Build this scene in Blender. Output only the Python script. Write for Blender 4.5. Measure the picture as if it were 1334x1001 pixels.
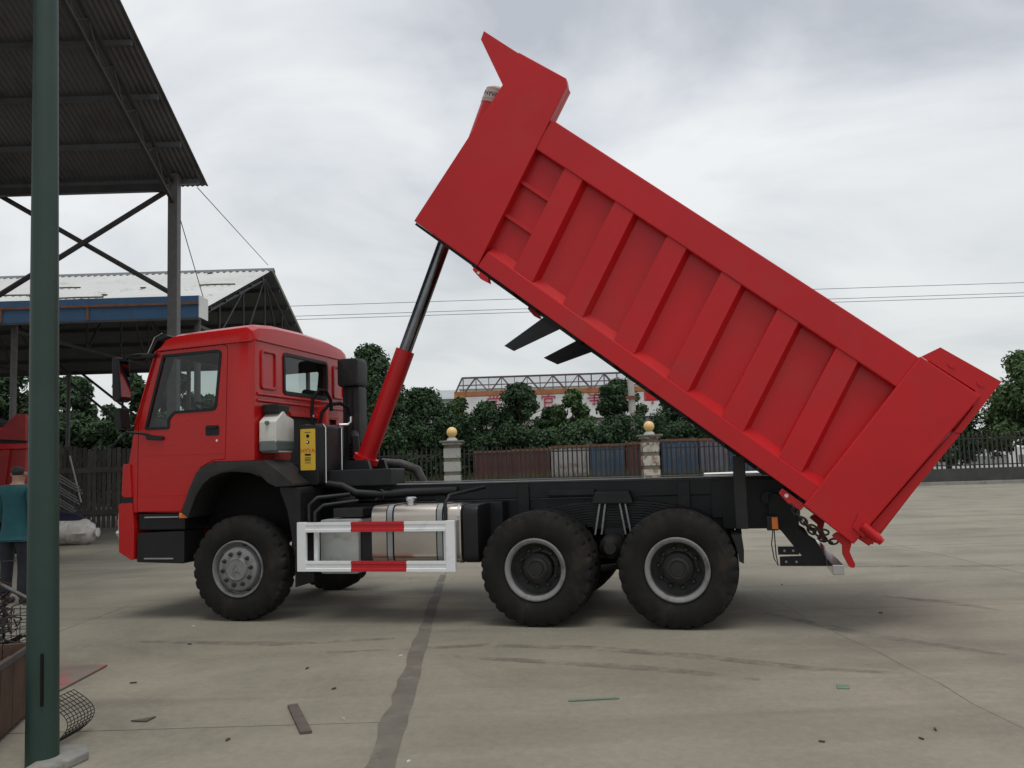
import bpy, bmesh, math, random
import numpy as np
from mathutils import Vector, Matrix
R = math.radians
random.seed(7)
for o in list(bpy.data.objects): bpy.data.objects.remove(o)
scene = bpy.context.scene
COL = scene.collection

# ------------------------------------------------------------------ camera
cam_d = bpy.data.cameras.new('camera'); cam = bpy.data.objects.new('camera', cam_d); COL.objects.link(cam)
cam_d.sensor_width = 36.0; cam_d.lens = 36.0 * 1118 / 1334; cam_d.clip_end = 2000; cam_d.clip_start = 0.05
pit, rol = R(5.09), R(1.741)
fw = Vector((0, math.cos(pit), math.sin(pit))); u0 = Vector((0, -math.sin(pit), math.cos(pit))); r0 = Vector((1, 0, 0))
rt = r0 * math.cos(rol) - u0 * math.sin(rol); up = r0 * math.sin(rol) + u0 * math.cos(rol)
M = Matrix((rt, up, -fw)).transposed().to_4x4(); M.translation = (0, 0, 1.603)
cam.matrix_world = M
scene.camera = cam
scene.render.resolution_x, scene.render.resolution_y = 1024, 768

# ------------------------------------------------------------------ sky, sun, exposure
SUN_EL, SUN_AZ = R(74), R(160)          # azimuth measured from +Y towards +X
world = bpy.data.worlds.new('World'); scene.world = world; world.use_nodes = True
nt = world.node_tree; nt.nodes.clear()
def N(tree, kind, **kw):
    n = tree.nodes.new(kind)
    for k, v in kw.items(): setattr(n, k, v)
    return n
def L(tree, a, b): tree.links.new(a, b)
out = N(nt, 'ShaderNodeOutputWorld'); bg = N(nt, 'ShaderNodeBackground'); bg.inputs[1].default_value = 0.1
L(nt, bg.outputs[0], out.inputs[0])
sky = N(nt, 'ShaderNodeTexSky', sky_type='NISHITA', sun_disc=False)
sky.sun_elevation = SUN_EL; sky.sun_rotation = SUN_AZ; sky.air_density = 1.2; sky.dust_density = 3.0
tc = N(nt, 'ShaderNodeTexCoord'); sep = N(nt, 'ShaderNodeSeparateXYZ'); L(nt, tc.outputs['Generated'], sep.inputs[0])
mx = N(nt, 'ShaderNodeMath', operation='MAXIMUM'); L(nt, sep.outputs[2], mx.inputs[0]); mx.inputs[1].default_value = 0.0
ad = N(nt, 'ShaderNodeMath', operation='ADD'); L(nt, mx.outputs[0], ad.inputs[0]); ad.inputs[1].default_value = 0.22
dx = N(nt, 'ShaderNodeMath', operation='DIVIDE'); L(nt, sep.outputs[0], dx.inputs[0]); L(nt, ad.outputs[0], dx.inputs[1])
dy = N(nt, 'ShaderNodeMath', operation='DIVIDE'); L(nt, sep.outputs[1], dy.inputs[0]); L(nt, ad.outputs[0], dy.inputs[1])
cmb = N(nt, 'ShaderNodeCombineXYZ'); L(nt, dx.outputs[0], cmb.inputs[0]); L(nt, dy.outputs[0], cmb.inputs[1]); cmb.inputs[2].default_value = 21.2
n1 = N(nt, 'ShaderNodeTexNoise'); n1.inputs['Scale'].default_value = 1.25; n1.inputs['Detail'].default_value = 7; n1.inputs['Roughness'].default_value = 0.52; n1.inputs['Distortion'].default_value = 0.5
L(nt, cmb.outputs[0], n1.inputs['Vector'])
cr = N(nt, 'ShaderNodeValToRGB'); L(nt, n1.outputs['Fac'], cr.inputs[0])
cr.color_ramp.elements[0].position = 0.34; cr.color_ramp.elements[0].color = (0.52, 0.55, 0.605, 1)
cr.color_ramp.elements[1].position = 0.62; cr.color_ramp.elements[1].color = (0.92, 0.94, 0.95, 1)
e = cr.color_ramp.elements.new(0.48); e.color = (0.74, 0.77, 0.81, 1)
hz = N(nt, 'ShaderNodeMapRange'); L(nt, mx.outputs[0], hz.inputs[0]); hz.inputs[1].default_value = 0.0; hz.inputs[2].default_value = 0.34
hz.inputs[3].default_value = 0.9; hz.inputs[4].default_value = 0.0
mh = N(nt, 'ShaderNodeMix', data_type='RGBA'); L(nt, hz.outputs[0], mh.inputs['Factor']); L(nt, cr.outputs[0], mh.inputs[6]); mh.inputs[7].default_value = (0.745, 0.775, 0.77, 1)
sc = N(nt, 'ShaderNodeVectorMath', operation='SCALE'); L(nt, mh.outputs[2], sc.inputs[0]); sc.inputs['Scale'].default_value = 10.0
mxs = N(nt, 'ShaderNodeMix', data_type='RGBA'); mxs.inputs['Factor'].default_value = 0.93
L(nt, sky.outputs[0], mxs.inputs[6]); L(nt, sc.outputs[0], mxs.inputs[7]); L(nt, mxs.outputs[2], bg.inputs[0])

sun_d = bpy.data.lights.new('sun', 'SUN'); sun = bpy.data.objects.new('sun', sun_d); COL.objects.link(sun)
sun_d.energy = 1.3; sun_d.angle = R(28); sun_d.color = (1.0, 0.97, 0.92)
sd = Vector((math.sin(SUN_AZ) * math.cos(SUN_EL), math.cos(SUN_AZ) * math.cos(SUN_EL), math.sin(SUN_EL)))
sun.rotation_euler = sd.to_track_quat('Z', 'Y').to_euler(); sun.location = (0, 0, 40)
vs = scene.view_settings; vs.view_transform = 'Standard'; vs.look = 'None'; vs.exposure = 0.0; vs.gamma = 1.0; vs.use_curve_mapping = False

# ------------------------------------------------------------------ materials
def mat(name, col, rough=0.6, metal=0.0, var=0.15, scale=3.0, bump=0.0, bscale=40.0, col2=None, spec=0.5, coat=0.0, dirt=None, dscale=1.5, dlo=0.52, dhi=0.7, objrand=0.0, rvar=0.0):
    m = bpy.data.materials.new(name); m.use_nodes = True; t = m.node_tree; p = t.nodes['Principled BSDF']
    p.inputs['Roughness'].default_value = rough; p.inputs['Metallic'].default_value = metal
    p.inputs['Specular IOR Level'].default_value = spec; p.inputs['Coat Weight'].default_value = coat; p.inputs['Coat Roughness'].default_value = 0.08
    co = N(t, 'ShaderNodeTexCoord'); vec = co.outputs['Object']
    no = N(t, 'ShaderNodeTexNoise'); no.inputs['Scale'].default_value = scale; no.inputs['Detail'].default_value = 8; no.inputs['Roughness'].default_value = 0.62
    L(t, vec, no.inputs['Vector'])
    a = tuple(max(0, c * (1 - var)) for c in col); b = col2 if col2 else tuple(min(1, c * (1 + var)) for c in col)
    mr = N(t, 'ShaderNodeMapRange'); L(t, no.outputs['Fac'], mr.inputs[0]); mr.inputs[1].default_value = 0.3; mr.inputs[2].default_value = 0.7
    mi = N(t, 'ShaderNodeMix', data_type='RGBA'); L(t, mr.outputs[0], mi.inputs['Factor']); mi.inputs[6].default_value = (*a, 1); mi.inputs[7].default_value = (*b, 1)
    c = mi.outputs[2]
    if dirt:
        n2 = N(t, 'ShaderNodeTexNoise'); n2.inputs['Scale'].default_value = dscale; n2.inputs['Detail'].default_value = 9; n2.inputs['Roughness'].default_value = 0.65; n2.inputs['Distortion'].default_value = 0.4
        L(t, vec, n2.inputs['Vector'])
        m2 = N(t, 'ShaderNodeMapRange'); L(t, n2.outputs['Fac'], m2.inputs[0]); m2.inputs[1].default_value = dlo; m2.inputs[2].default_value = dhi
        x2 = N(t, 'ShaderNodeMix', data_type='RGBA'); L(t, m2.outputs[0], x2.inputs['Factor']); L(t, c, x2.inputs[6]); x2.inputs[7].default_value = (*dirt, 1); c = x2.outputs[2]
    if objrand:
        oi = N(t, 'ShaderNodeObjectInfo'); hs = N(t, 'ShaderNodeHueSaturation'); m3 = N(t, 'ShaderNodeMapRange'); L(t, oi.outputs['Random'], m3.inputs[0])
        m3.inputs[3].default_value = 1 - objrand; m3.inputs[4].default_value = 1 + objrand; L(t, m3.outputs[0], hs.inputs['Value']); L(t, c, hs.inputs['Color']); c = hs.outputs[0]
    L(t, c, p.inputs['Base Color'])
    if rvar:
        m4 = N(t, 'ShaderNodeMapRange'); L(t, no.outputs['Fac'], m4.inputs[0]); m4.inputs[1].default_value = .3; m4.inputs[2].default_value = .7
        m4.inputs[3].default_value = max(.02, rough - rvar); m4.inputs[4].default_value = min(1, rough + rvar); L(t, m4.outputs[0], p.inputs['Roughness'])
    if bump:
        n3 = N(t, 'ShaderNodeTexNoise'); n3.inputs['Scale'].default_value = bscale; n3.inputs['Detail'].default_value = 6; L(t, vec, n3.inputs['Vector'])
        bp = N(t, 'ShaderNodeBump'); bp.inputs['Strength'].default_value = bump; bp.inputs['Distance'].default_value = 0.01; L(t, n3.outputs['Fac'], bp.inputs['Height']); L(t, bp.outputs[0], p.inputs['Normal'])
    return m
def glass(name, tint=(0.75, 0.82, 0.82)):
    m = bpy.data.materials.new(name); m.use_nodes = True; t = m.node_tree; t.nodes.clear()
    o = N(t, 'ShaderNodeOutputMaterial'); mixs = N(t, 'ShaderNodeMixShader'); tr = N(t, 'ShaderNodeBsdfTransparent'); gl = N(t, 'ShaderNodeBsdfGlossy'); fr = N(t, 'ShaderNodeFresnel')
    tr.inputs[0].default_value = (*tint, 1); gl.inputs['Roughness'].default_value = 0.03; fr.inputs[0].default_value = 1.5
    ge = N(t, 'ShaderNodeNewGeometry'); mi = N(t, 'ShaderNodeMapRange'); L(t, ge.outputs['Backfacing'], mi.inputs[0]); mi.inputs[3].default_value = 1.5; mi.inputs[4].default_value = 1/1.5; L(t, mi.outputs[0], fr.inputs[0])
    ns = N(t, 'ShaderNodeTexNoise'); ns.inputs['Scale'].default_value = 3; mr = N(t, 'ShaderNodeMapRange'); L(t, ns.outputs[0], mr.inputs[0]); mr.inputs[3].default_value = .02; mr.inputs[4].default_value = .06; L(t, mr.outputs[0], gl.inputs['Roughness'])
    L(t, fr.outputs[0], mixs.inputs[0]); L(t, tr.outputs[0], mixs.inputs[1]); L(t, gl.outputs[0], mixs.inputs[2]); L(t, mixs.outputs[0], o.inputs[0])
    return m
MT = {}
MT['red'] = mat('red_paint', (0.50, 0.010, 0.014), .38, var=.10, scale=.9, coat=.0, spec=.34, bump=.06, bscale=7, dirt=(.46, .02, .022), dscale=1.4, rvar=.1)
MT['cabred'] = mat('red_cab_paint', (0.45, 0.010, 0.010), .27, var=.05, scale=1.5, coat=.1, spec=.35, bump=.02, bscale=6, rvar=.05)
MT['dkred'] = mat('faded_red_paint', (0.30, .012, .014), .5, var=.2, scale=2)
MT['frame'] = mat('dark_chassis_paint', (.013, .0145, .016), .5, var=.3, scale=4, dirt=(.026, .024, .022), dscale=5, dlo=.56, spec=.35)
MT['black'] = mat('black_plastic', (.010, .010, .011), .5, var=.25, scale=6, spec=.35)
MT['fender'] = mat('dusty_black_fender_plastic', (.018, .017, .017), .55, var=.25, scale=5, dirt=(.034, .031, .029), dscale=3, spec=.4)
MT['rubber'] = mat('tyre_rubber', (.0125, .0118, .011), .8, var=.3, scale=6, dirt=(.032, .026, .020), dscale=4, bump=.2, bscale=60, spec=.25)
MT['rim'] = mat('grey_rim_paint', (.20, .20, .20), .45, var=.12, scale=8, dirt=(.10, .095, .09), dscale=6)
MT['hub'] = mat('dark_hub_steel', (.020, .0195, .019), .5, var=.25, scale=10, dirt=(.042, .037, .032), dscale=8, spec=.35)
MT['dish'] = mat('grey_wheel_dish', (.062, .061, .059), .5, var=.2, scale=8, dirt=(.035, .032, .03), dscale=6, spec=.35)
MT['nut'] = mat('wheel_nut_steel', (.05, .05, .05), .4, .6)
MT['white'] = mat('white_guard_paint', (.80, .81, .82), .45, var=.04, scale=4, dirt=(.68, .67, .65), dscale=5, dlo=.56)
MT['guardred'] = mat('red_reflective_tape', (.50, .014, .022), .4, var=.08, scale=20)
MT['alu'] = mat('brushed_aluminium', (.56, .51, .455), .34, .92, var=.06, scale=2.5, rvar=.04, bump=.02, bscale=120)
MT['chrome'] = mat('bright_steel', (.62, .63, .64), .22, 1.0, var=.06, scale=10)
MT['rod'] = mat('oiled_chrome_rod', (.19, .20, .22), .22, 1.0, var=.2, scale=6)
MT['greybox'] = mat('grey_box_paint', (.36, .37, .36), .5, var=.1, scale=6, dirt=(.25, .24, .22), dscale=5)
MT['bottle'] = mat('milky_white_plastic', (.62, .62, .57), .45, var=.06, scale=6, dirt=(.5, .49, .42), dscale=4)
MT['coolant'] = mat('coolant_grey_plastic', (.12, .14, .14), .4, var=.1)
MT['yellow'] = mat('yellow_label', (.66, .42, .03), .5, var=.06, scale=20)
MT['mirror'] = mat('mirror_silver', (.85,.85,.85), .03, 1.0, var=.02)
MT['ink'] = mat('black_ink', (.008, .008, .008), .7, spec=.15); MT['redink'] = mat('red_ink', (.5, .02, .02), .6); MT['whiteink'] = mat('white_ink', (.75, .75, .75), .6)
MT['glass'] = glass('window_glass', (.66,.72,.70)); MT['lining'] = mat('grey_cab_lining', (.085, .09, .088), .8, var=.1)
MT['seat'] = mat('dark_seat_fabric', (.04, .042, .045), .9, var=.2)
MT['amber'] = mat('amber_lens', (.75, .19, .02), .25, var=.1, scale=30)
MT['clear'] = mat('clear_lamp_lens', (.6, .62, .63), .12, .5, var=.1, scale=20)
MT['green'] = mat('green_pole_paint', (.015, .040, .031), .5, var=.18, scale=3, dirt=(.03, .04, .032), dscale=3, dlo=.58)
MT['post'] = mat('weathered_steel_post', (.12, .118, .12), .6, .2, var=.2, scale=4, dirt=(.11, .085, .075), dscale=4)
MT['steel'] = mat('dark_steel', (.042, .042, .046), .6, .1, var=.25, scale=4, dirt=(.05, .036, .03), dscale=3)
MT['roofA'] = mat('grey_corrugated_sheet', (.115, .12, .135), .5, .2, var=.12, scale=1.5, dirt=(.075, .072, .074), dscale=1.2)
MT['roofB'] = mat('pale_corrugated_sheet', (.54, .55, .53), .6, .0, var=.07, scale=.7, dirt=(.36, .35, .32), dscale=1.3, dlo=.56)
MT['roofshade'] = mat('roof_underside_shade', (.085, .092, .10), .8, var=.2, scale=2)  # dark tone standing in for shade under the far shed roof
MT['blue'] = mat('blue_fascia_paint', (.028, .088, .185), .5, var=.15, scale=2, dirt=(.035, .07, .115), dscale=2)
MT['rust'] = mat('rust', (.16, .07, .04), .85, var=.35, scale=6)
MT['concrete'] = mat('yard_concrete', (.245, .224, .174), .88, var=.15, scale=.55, bump=.25, bscale=55, dirt=(.160, .145, .114), dscale=.45, dlo=.5, dhi=.72, objrand=.05)
_t = MT['concrete'].node_tree; _p = _t.nodes['Principled BSDF']; _src = _p.inputs['Base Color'].links[0].from_socket
_co = N(_t, 'ShaderNodeTexCoord'); _mp = N(_t, 'ShaderNodeMapping'); _mp.inputs['Scale'].default_value = (.22, 1.7, 1); _mp.inputs['Rotation'].default_value = (0, 0, R(9)); L(_t, _co.outputs['Object'], _mp.inputs[0])
_ns = N(_t, 'ShaderNodeTexNoise'); _ns.inputs['Scale'].default_value = 1.1; _ns.inputs['Detail'].default_value = 7; _ns.inputs['Distortion'].default_value = .6; L(_t, _mp.outputs[0], _ns.inputs['Vector'])
_mr = N(_t, 'ShaderNodeMapRange'); L(_t, _ns.outputs['Fac'], _mr.inputs[0]); _mr.inputs[1].default_value = .5; _mr.inputs[2].default_value = .78; _mr.inputs[4].default_value = .62
_mx = N(_t, 'ShaderNodeMix', data_type='RGBA'); L(_t, _mr.outputs[0], _mx.inputs['Factor']); L(_t, _src, _mx.inputs[6]); _mx.inputs[7].default_value = (.135, .118, .094, 1)
_n2 = N(_t, 'ShaderNodeTexNoise'); _n2.inputs['Scale'].default_value = 16; _n2.inputs['Detail'].default_value = 8; _n2.inputs['Roughness'].default_value = .75; L(_t, _co.outputs['Object'], _n2.inputs['Vector'])
_m2 = N(_t, 'ShaderNodeMapRange'); L(_t, _n2.outputs['Fac'], _m2.inputs[0]); _m2.inputs[1].default_value = .3; _m2.inputs[2].default_value = .7; _m2.inputs[3].default_value = .86; _m2.inputs[4].default_value = 1.14
_hs = N(_t, 'ShaderNodeHueSaturation'); L(_t, _m2.outputs[0], _hs.inputs['Value']); L(_t, _mx.outputs[2], _hs.inputs['Color']); L(_t, _hs.outputs[0], _p.inputs['Base Color'])
MT['seam'] = mat('tar_seam', (.135, .122, .098), .85, var=.2, scale=3, bump=.3, bscale=40, dirt=(.21, .19, .15), dscale=4, dlo=.54)
MT['mark'] = mat('rubber_tyre_mark', (.12,.11,.095), .9, var=.1)
_t = MT['mark'].node_tree; _o = [n for n in _t.nodes if n.type == 'OUTPUT_MATERIAL'][0]; _p = _t.nodes['Principled BSDF']; _tr = N(_t, 'ShaderNodeBsdfTransparent'); _ms = N(_t, 'ShaderNodeMixShader')
_co = N(_t, 'ShaderNodeTexCoord'); _ns = N(_t, 'ShaderNodeTexNoise'); _ns.inputs['Scale'].default_value = 3.5; _ns.inputs['Detail'].default_value = 8; _ns.inputs['Roughness'].default_value = .7; L(_t, _co.outputs['Object'], _ns.inputs['Vector'])
_mr = N(_t, 'ShaderNodeMapRange'); L(_t, _ns.outputs['Fac'], _mr.inputs[0]); _mr.inputs[1].default_value = .40; _mr.inputs[2].default_value = .72; _mr.inputs[4].default_value = .55
L(_t, _mr.outputs[0], _ms.inputs[0]); L(_t, _tr.outputs[0], _ms.inputs[1]); L(_t, _p.outputs[0], _ms.inputs[2]); L(_t, _ms.outputs[0], _o.inputs[0])
MT['joint'] = mat('joint_filler', (.05, .046, .04), .9, var=.3)
MT['soil'] = mat('dusty_ground', (.26, .235, .19), .95, var=.2, scale=.1, dirt=(.10, .11, .06), dscale=.06)
MT['kerb'] = mat('kerb_concrete', (.27, .26, .24), .9, var=.12, scale=3, dirt=(.16, .15, .13), dscale=2)
MT['block'] = mat('old_concrete', (.24, .235, .215), .9, var=.2, scale=5, bump=.5, bscale=20, dirt=(.10, .12, .08), dscale=5)
MT['wood'] = mat('old_crate_wood', (.085, .048, .031), .8, var=.3, scale=5, bump=.2, bscale=30)
MT['fencewood'] = mat('grey_fence_board', (.10, .088, .08), .85, var=.25, scale=4, objrand=.3)
MT['iron'] = mat('black_iron', (.022, .02, .02), .6, .1, var=.3, scale=6, dirt=(.06, .03, .02), dscale=4)
MT['plinth'] = mat('dark_stone_plinth', (.06, .062, .056), .9, var=.3, scale=2, bump=.4, bscale=12)
MT['pillar'] = mat('stained_white_pillar_tile', (.50, .47, .41), .7, var=.08, scale=3, dirt=(.17, .08, .03), dscale=3.2, dlo=.47, dhi=.60)
MT['pillar2'] = mat('grey_pillar_tile', (.40, .40, .37), .75, var=.1, scale=3, dirt=(.22, .20, .16), dscale=3)
MT['cap'] = mat('mossy_pillar_cap', (.16, .15, .12), .85, var=.3, scale=4, dirt=(.06, .07, .04), dscale=4)
MT['lampball'] = mat('yellow_lamp_globe', (.78, .52, .20), .35, var=.06, scale=3)
MT['sack'] = mat('white_woven_sack', (.62, .60, .57), .8, var=.15, scale=8, bump=.5, bscale=14, dirt=(.33, .29, .27), dscale=4)
MT['teal'] = mat('teal_jacket', (.012, .085, .10), .85, var=.2, scale=6, bump=.4, bscale=10)
MT['trouser'] = mat('dark_trousers', (.022, .024, .032), .9, var=.25, scale=8, bump=.4, bscale=12)
MT['skin'] = mat('skin', (.36, .20, .14), .55, var=.06); MT['hair'] = mat('dark_hair', (.03, .024, .022), .8, var=.3, scale=30, bump=.6, bscale=60)
MT['shoe'] = mat('black_shoe', (.02, .02, .02), .6)
MT['leaf'] = mat('dark_green_leaves', (.046, .080, .040), .75, var=.5, scale=1.1, spec=.12, objrand=.2)
MT['leaf2'] = mat('mid_green_leaves', (.068, .108, .045), .75, var=.5, scale=1.1, spec=.12, objrand=.2)
MT['bark'] = mat('bark', (.075, .06, .045), .9, var=.3, scale=6)
MT['grass'] = mat('dry_green_grass', (.10, .115, .04), .8, var=.5, scale=1)
MT['wallw'] = mat('white_building_panel', (.68, .69, .68), .7, var=.04, scale=.5, dirt=(.58, .58, .56), dscale=.4)
MT['wallg'] = mat('grey_building_wall', (.32, .33, .33), .8, var=.1, scale=.5)
MT['rooftop'] = mat('grey_building_roof', (.36, .38, .39), .6, var=.08, scale=.4)
MT['charred'] = mat('faded_red_sign_paint', (.42, .05, .08), .7, var=.15, scale=3)
MT['rustorange'] = mat('rusty_orange_crane_paint', (.33, .13, .055), .75, var=.3, scale=1.5)
MT['rustyellow'] = mat('rusty_yellow_crane_paint', (.42, .24, .06), .75, var=.3, scale=1.5)
MT['cranesteel'] = mat('grey_crane_lattice_paint', (.13, .10, .10), .7, var=.25, scale=2)
MT['binred'] = mat('faded_red_bin_paint', (.10, .037, .033), .75, var=.25, scale=1.2, dirt=(.085, .05, .038), dscale=1.5)
MT['binblue'] = mat('faded_blue_bin_paint', (.05, .085, .135), .75, var=.25, scale=1.2, dirt=(.11, .115, .125), dscale=1.5)
MT['binwhite'] = mat('rusty_white_bin_paint', (.34, .33, .31), .7, var=.15, scale=1.2, dirt=(.17, .075, .045), dscale=2.2)
MT['bingrey'] = mat('grey_purple_bin_paint', (.13, .13, .165), .7, var=.2, scale=1.2, dirt=(.13, .08, .07), dscale=1.8)
MT['pole'] = mat('pale_concrete_pole', (.42, .40, .36), .85, var=.1, scale=3)
MT['wire'] = mat('grey_cable', (.10, .10, .11), .6)
MT['pinkboard'] = mat('faded_pink_board', (.17, .145, .12), .8, var=.2, scale=3, dirt=(.33, .085, .09), dscale=3.5, dlo=.49, dhi=.60)
MT['plank'] = mat('weathered_plank', (.10, .08, .068), .85, var=.25, scale=8)
MT['paper'] = mat('white_scrap', (.6, .6, .57), .8, var=.1); MT['greenscrap'] = mat('pale_green_scrap', (.13, .20, .15), .8, var=.25, scale=8)
MT['scrap'] = mat('dull_scrap_steel', (.09, .092, .095), .55, .5, var=.3, scale=6, dirt=(.09, .06, .045), dscale=6)
MT['capband'] = mat('pale_cap_band', (.44,.36,.33), .5, var=.08)
MT['tan'] = mat('tan_cap', (.40, .27, .20), .5, var=.1)
MT['palebar'] = mat('galvanised_bar', (.33, .34, .34), .45, .5, var=.15, scale=6)
MT['tarp'] = mat('navy_tarpaulin', (.02, .022, .05), .7, var=.2, scale=3, bump=.5, bscale=8)

# ------------------------------------------------------------------ mesh helpers
class MB:
    def __init__(s): s.v = []; s.f = []
    def add(s, vs, fs):
        k = len(s.v); s.v += [tuple(v) for v in vs]; s.f += [tuple(i + k for i in f) for f in fs]; return s
    def box(s, x0, x1, y0, y1, z0, z1):
        return s.add([(x0,y0,z0),(x1,y0,z0),(x1,y1,z0),(x0,y1,z0),(x0,y0,z1),(x1,y0,z1),(x1,y1,z1),(x0,y1,z1)],
                     [(0,3,2,1),(4,5,6,7),(0,1,5,4),(1,2,6,5),(2,3,7,6),(3,0,4,7)])
    def prism(s, poly, y0, y1, pl='xz', poly2=None):
        n = len(poly); q = poly2 or poly
        def P(p, d): return (p[0], d, p[1]) if pl == 'xz' else ((d, p[0], p[1]) if pl == 'yz' else (p[0], p[1], d))
        return s.add([P(p, y0) for p in poly] + [P(p, y1) for p in q],
                     [tuple(range(n)), tuple(range(2*n-1, n-1, -1))] + [(i, i+n, (i+1) % n + n, (i+1) % n) for i in range(n)])
    def ring(s, pa, pb, y0, y1):
        n = len(pa); V = [(p[0], y0, p[1]) for p in pa] + [(p[0], y0, p[1]) for p in pb] + [(p[0], y1, p[1]) for p in pa] + [(p[0], y1, p[1]) for p in pb]
        F = []
        for i in range(n):
            j = (i+1) % n
            F += [(i, j, j+n, i+n), (i+2*n, i+3*n, j+3*n, j+2*n), (i, i+2*n, j+2*n, j), (i+n, j+n, j+3*n, i+3*n)]
        return s.add(V, F)
    def tube(s, p0, p1, r, n=8, r1=None):
        return s.path([p0, p1], r, n, rs=[r, r if r1 is None else r1])
    def path(s, pts, r, n=8, rs=None, closed=False):
        pts = [Vector(p) for p in pts]; m = len(pts); rs = rs or [r]*m; V = []; prev = None
        for i, p in enumerate(pts):
            a = pts[i-1] if i > 0 else (pts[-1] if closed else pts[0]); b = pts[i+1] if i < m-1 else (pts[0] if closed else pts[-1])
            d = (b - a); d = d.normalized() if d.length > 1e-9 else Vector((0,0,1))
            if prev is None:
                u = d.orthogonal().normalized()
            else:
                u = prev - d * prev.dot(d); u = u.normalized() if u.length > 1e-6 else d.orthogonal().normalized()
            prev = u; w = d.cross(u)
            for k in range(n):
                a_ = 2*math.pi*k/n; V.append(p + (u*math.cos(a_) + w*math.sin(a_))*rs[i])
        F = []
        for i in range(m if closed else m-1):
            i2 = (i+1) % m
            for k in range(n):
                k2 = (k+1) % n; F.append((i*n+k, i*n+k2, i2*n+k2, i2*n+k))
        if not closed: F += [tuple(range(n-1, -1, -1)), tuple(range((m-1)*n, m*n))]
        return s.add(V, F)
    def lathe(s, prof, n=48, c=(0,0,0), axis='y', fn=None):
        V = []; F = []; m = len(prof)
        for k in range(n):
            a = 2*math.pi*k/n
            for j, (r, h) in enumerate(prof):
                if fn: r = fn(k, j, r)
                if axis == 'y': V.append((c[0]+r*math.cos(a), c[1]+h, c[2]+r*math.sin(a)))
                else: V.append((c[0]+r*math.cos(a), c[1]+r*math.sin(a), c[2]+h))
        for k in range(n):
            k2 = (k+1) % n
            for j in range(m-1): F.append((k*m+j, k2*m+j, k2*m+j+1, k*m+j+1))
        return s.add(V, F)
    def mesh(s, name, m, smooth=None, bevel=0):
        me = bpy.data.meshes.new(name); bm = bmesh.new(); vs = [bm.verts.new(v) for v in s.v]
        for f in s.f:
            try: bm.faces.new([vs[i] for i in f])
            except ValueError: pass
        bmesh.ops.remove_doubles(bm, verts=bm.verts, dist=1e-5)
        bmesh.ops.recalc_face_normals(bm, faces=bm.faces)
        if bevel:
            es = [e for e in bm.edges if len(e.link_faces) == 2 and e.calc_face_angle(0) > .5]
            bmesh.ops.bevel(bm, geom=es, offset=bevel, segments=2, profile=.6, affect='EDGES', clamp_overlap=True)
        bm.to_mesh(me); bm.free()
        for q in (m if isinstance(m, list) else [m]): me.materials.append(MT[q] if isinstance(q, str) else q)
        if smooth:
            for p in me.polygons: p.use_smooth = True
            me.set_sharp_from_angle(angle=R(smooth))
        return me
    def build(s, name, m, parent=None, smooth=None, bevel=0, loc=None, rot=None):
        return link(name, s.mesh(name, m, smooth, bevel), parent, loc, rot)
def link(name, data, parent=None, loc=None, rot=None):
    o = bpy.data.objects.new(name, data); COL.objects.link(o); o.parent = parent
    if loc: o.location = loc
    if rot: o.rotation_euler = rot
    return o
def empty(name, label=None, cat=None, loc=(0,0,0), rz=0, group=None):
    o = bpy.data.objects.new(name, None); COL.objects.link(o); o.location = loc; o.rotation_euler = (0,0,rz); o.empty_display_size = .2
    if label: tag(o, label, cat, group)
    return o
def tag(o, label, cat, group=None):
    o['label'] = label; o['category'] = cat
    if group: o['group'] = group
    return o
def struct(o): o['kind'] = 'structure'; return o
def stuff(o): o['kind'] = 'stuff'; return o
def rpoly(pts, r, n=4):
    out = []; m = len(pts)
    for i, p in enumerate(pts):
        rr = r[i] if isinstance(r, (list, tuple)) else r
        p = Vector(p); a = Vector(pts[i-1]); b = Vector(pts[(i+1) % m])
        if rr <= 0: out.append(tuple(p)); continue
        da = (a-p).normalized(); db = (b-p).normalized(); half = da.angle(db)/2
        d = min(rr/math.tan(half), (a-p).length*.48, (b-p).length*.48)
        s, e2 = p+da*d, p+db*d
        for k in range(n+1):
            t = k/n; out.append(tuple((1-t)**2*s + 2*t*(1-t)*p + t*t*e2))
    return out
def offset(poly, d):
    n = len(poly); area = sum(poly[i][0]*poly[(i+1) % n][1]-poly[(i+1) % n][0]*poly[i][1] for i in range(n)); sg = 1 if area > 0 else -1; out = []
    for i in range(n):
        p = Vector(poly[i]); a = Vector(poly[i-1]); b = Vector(poly[(i+1) % n])
        e1 = (p-a); e2 = (b-p)
        if e1.length < 1e-7: e1 = e2
        if e2.length < 1e-7: e2 = e1
        e1.normalize(); e2.normalize()
        n1_ = Vector((e1.y, -e1.x))*sg; n2_ = Vector((e2.y, -e2.x))*sg; h = n1_+n2_
        h = h.normalized() if h.length > 1e-6 else n1_
        k = max(.4, h.dot(n1_)); out.append(tuple(p + h*(d/k)))
    return out
def boolean(base, cutters, name):
    for c in cutters:
        md = base.modifiers.new('b', 'BOOLEAN'); md.object = c; md.operation = 'DIFFERENCE'; md.solver = 'EXACT'
    bpy.context.view_layer.update()
    dg = bpy.context.evaluated_depsgraph_get(); me = bpy.data.meshes.new_from_object(base.evaluated_get(dg)); me.name = name
    base.modifiers.clear(); base.data = me
    for c in cutters: bpy.data.objects.remove(c)
    return base
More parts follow.
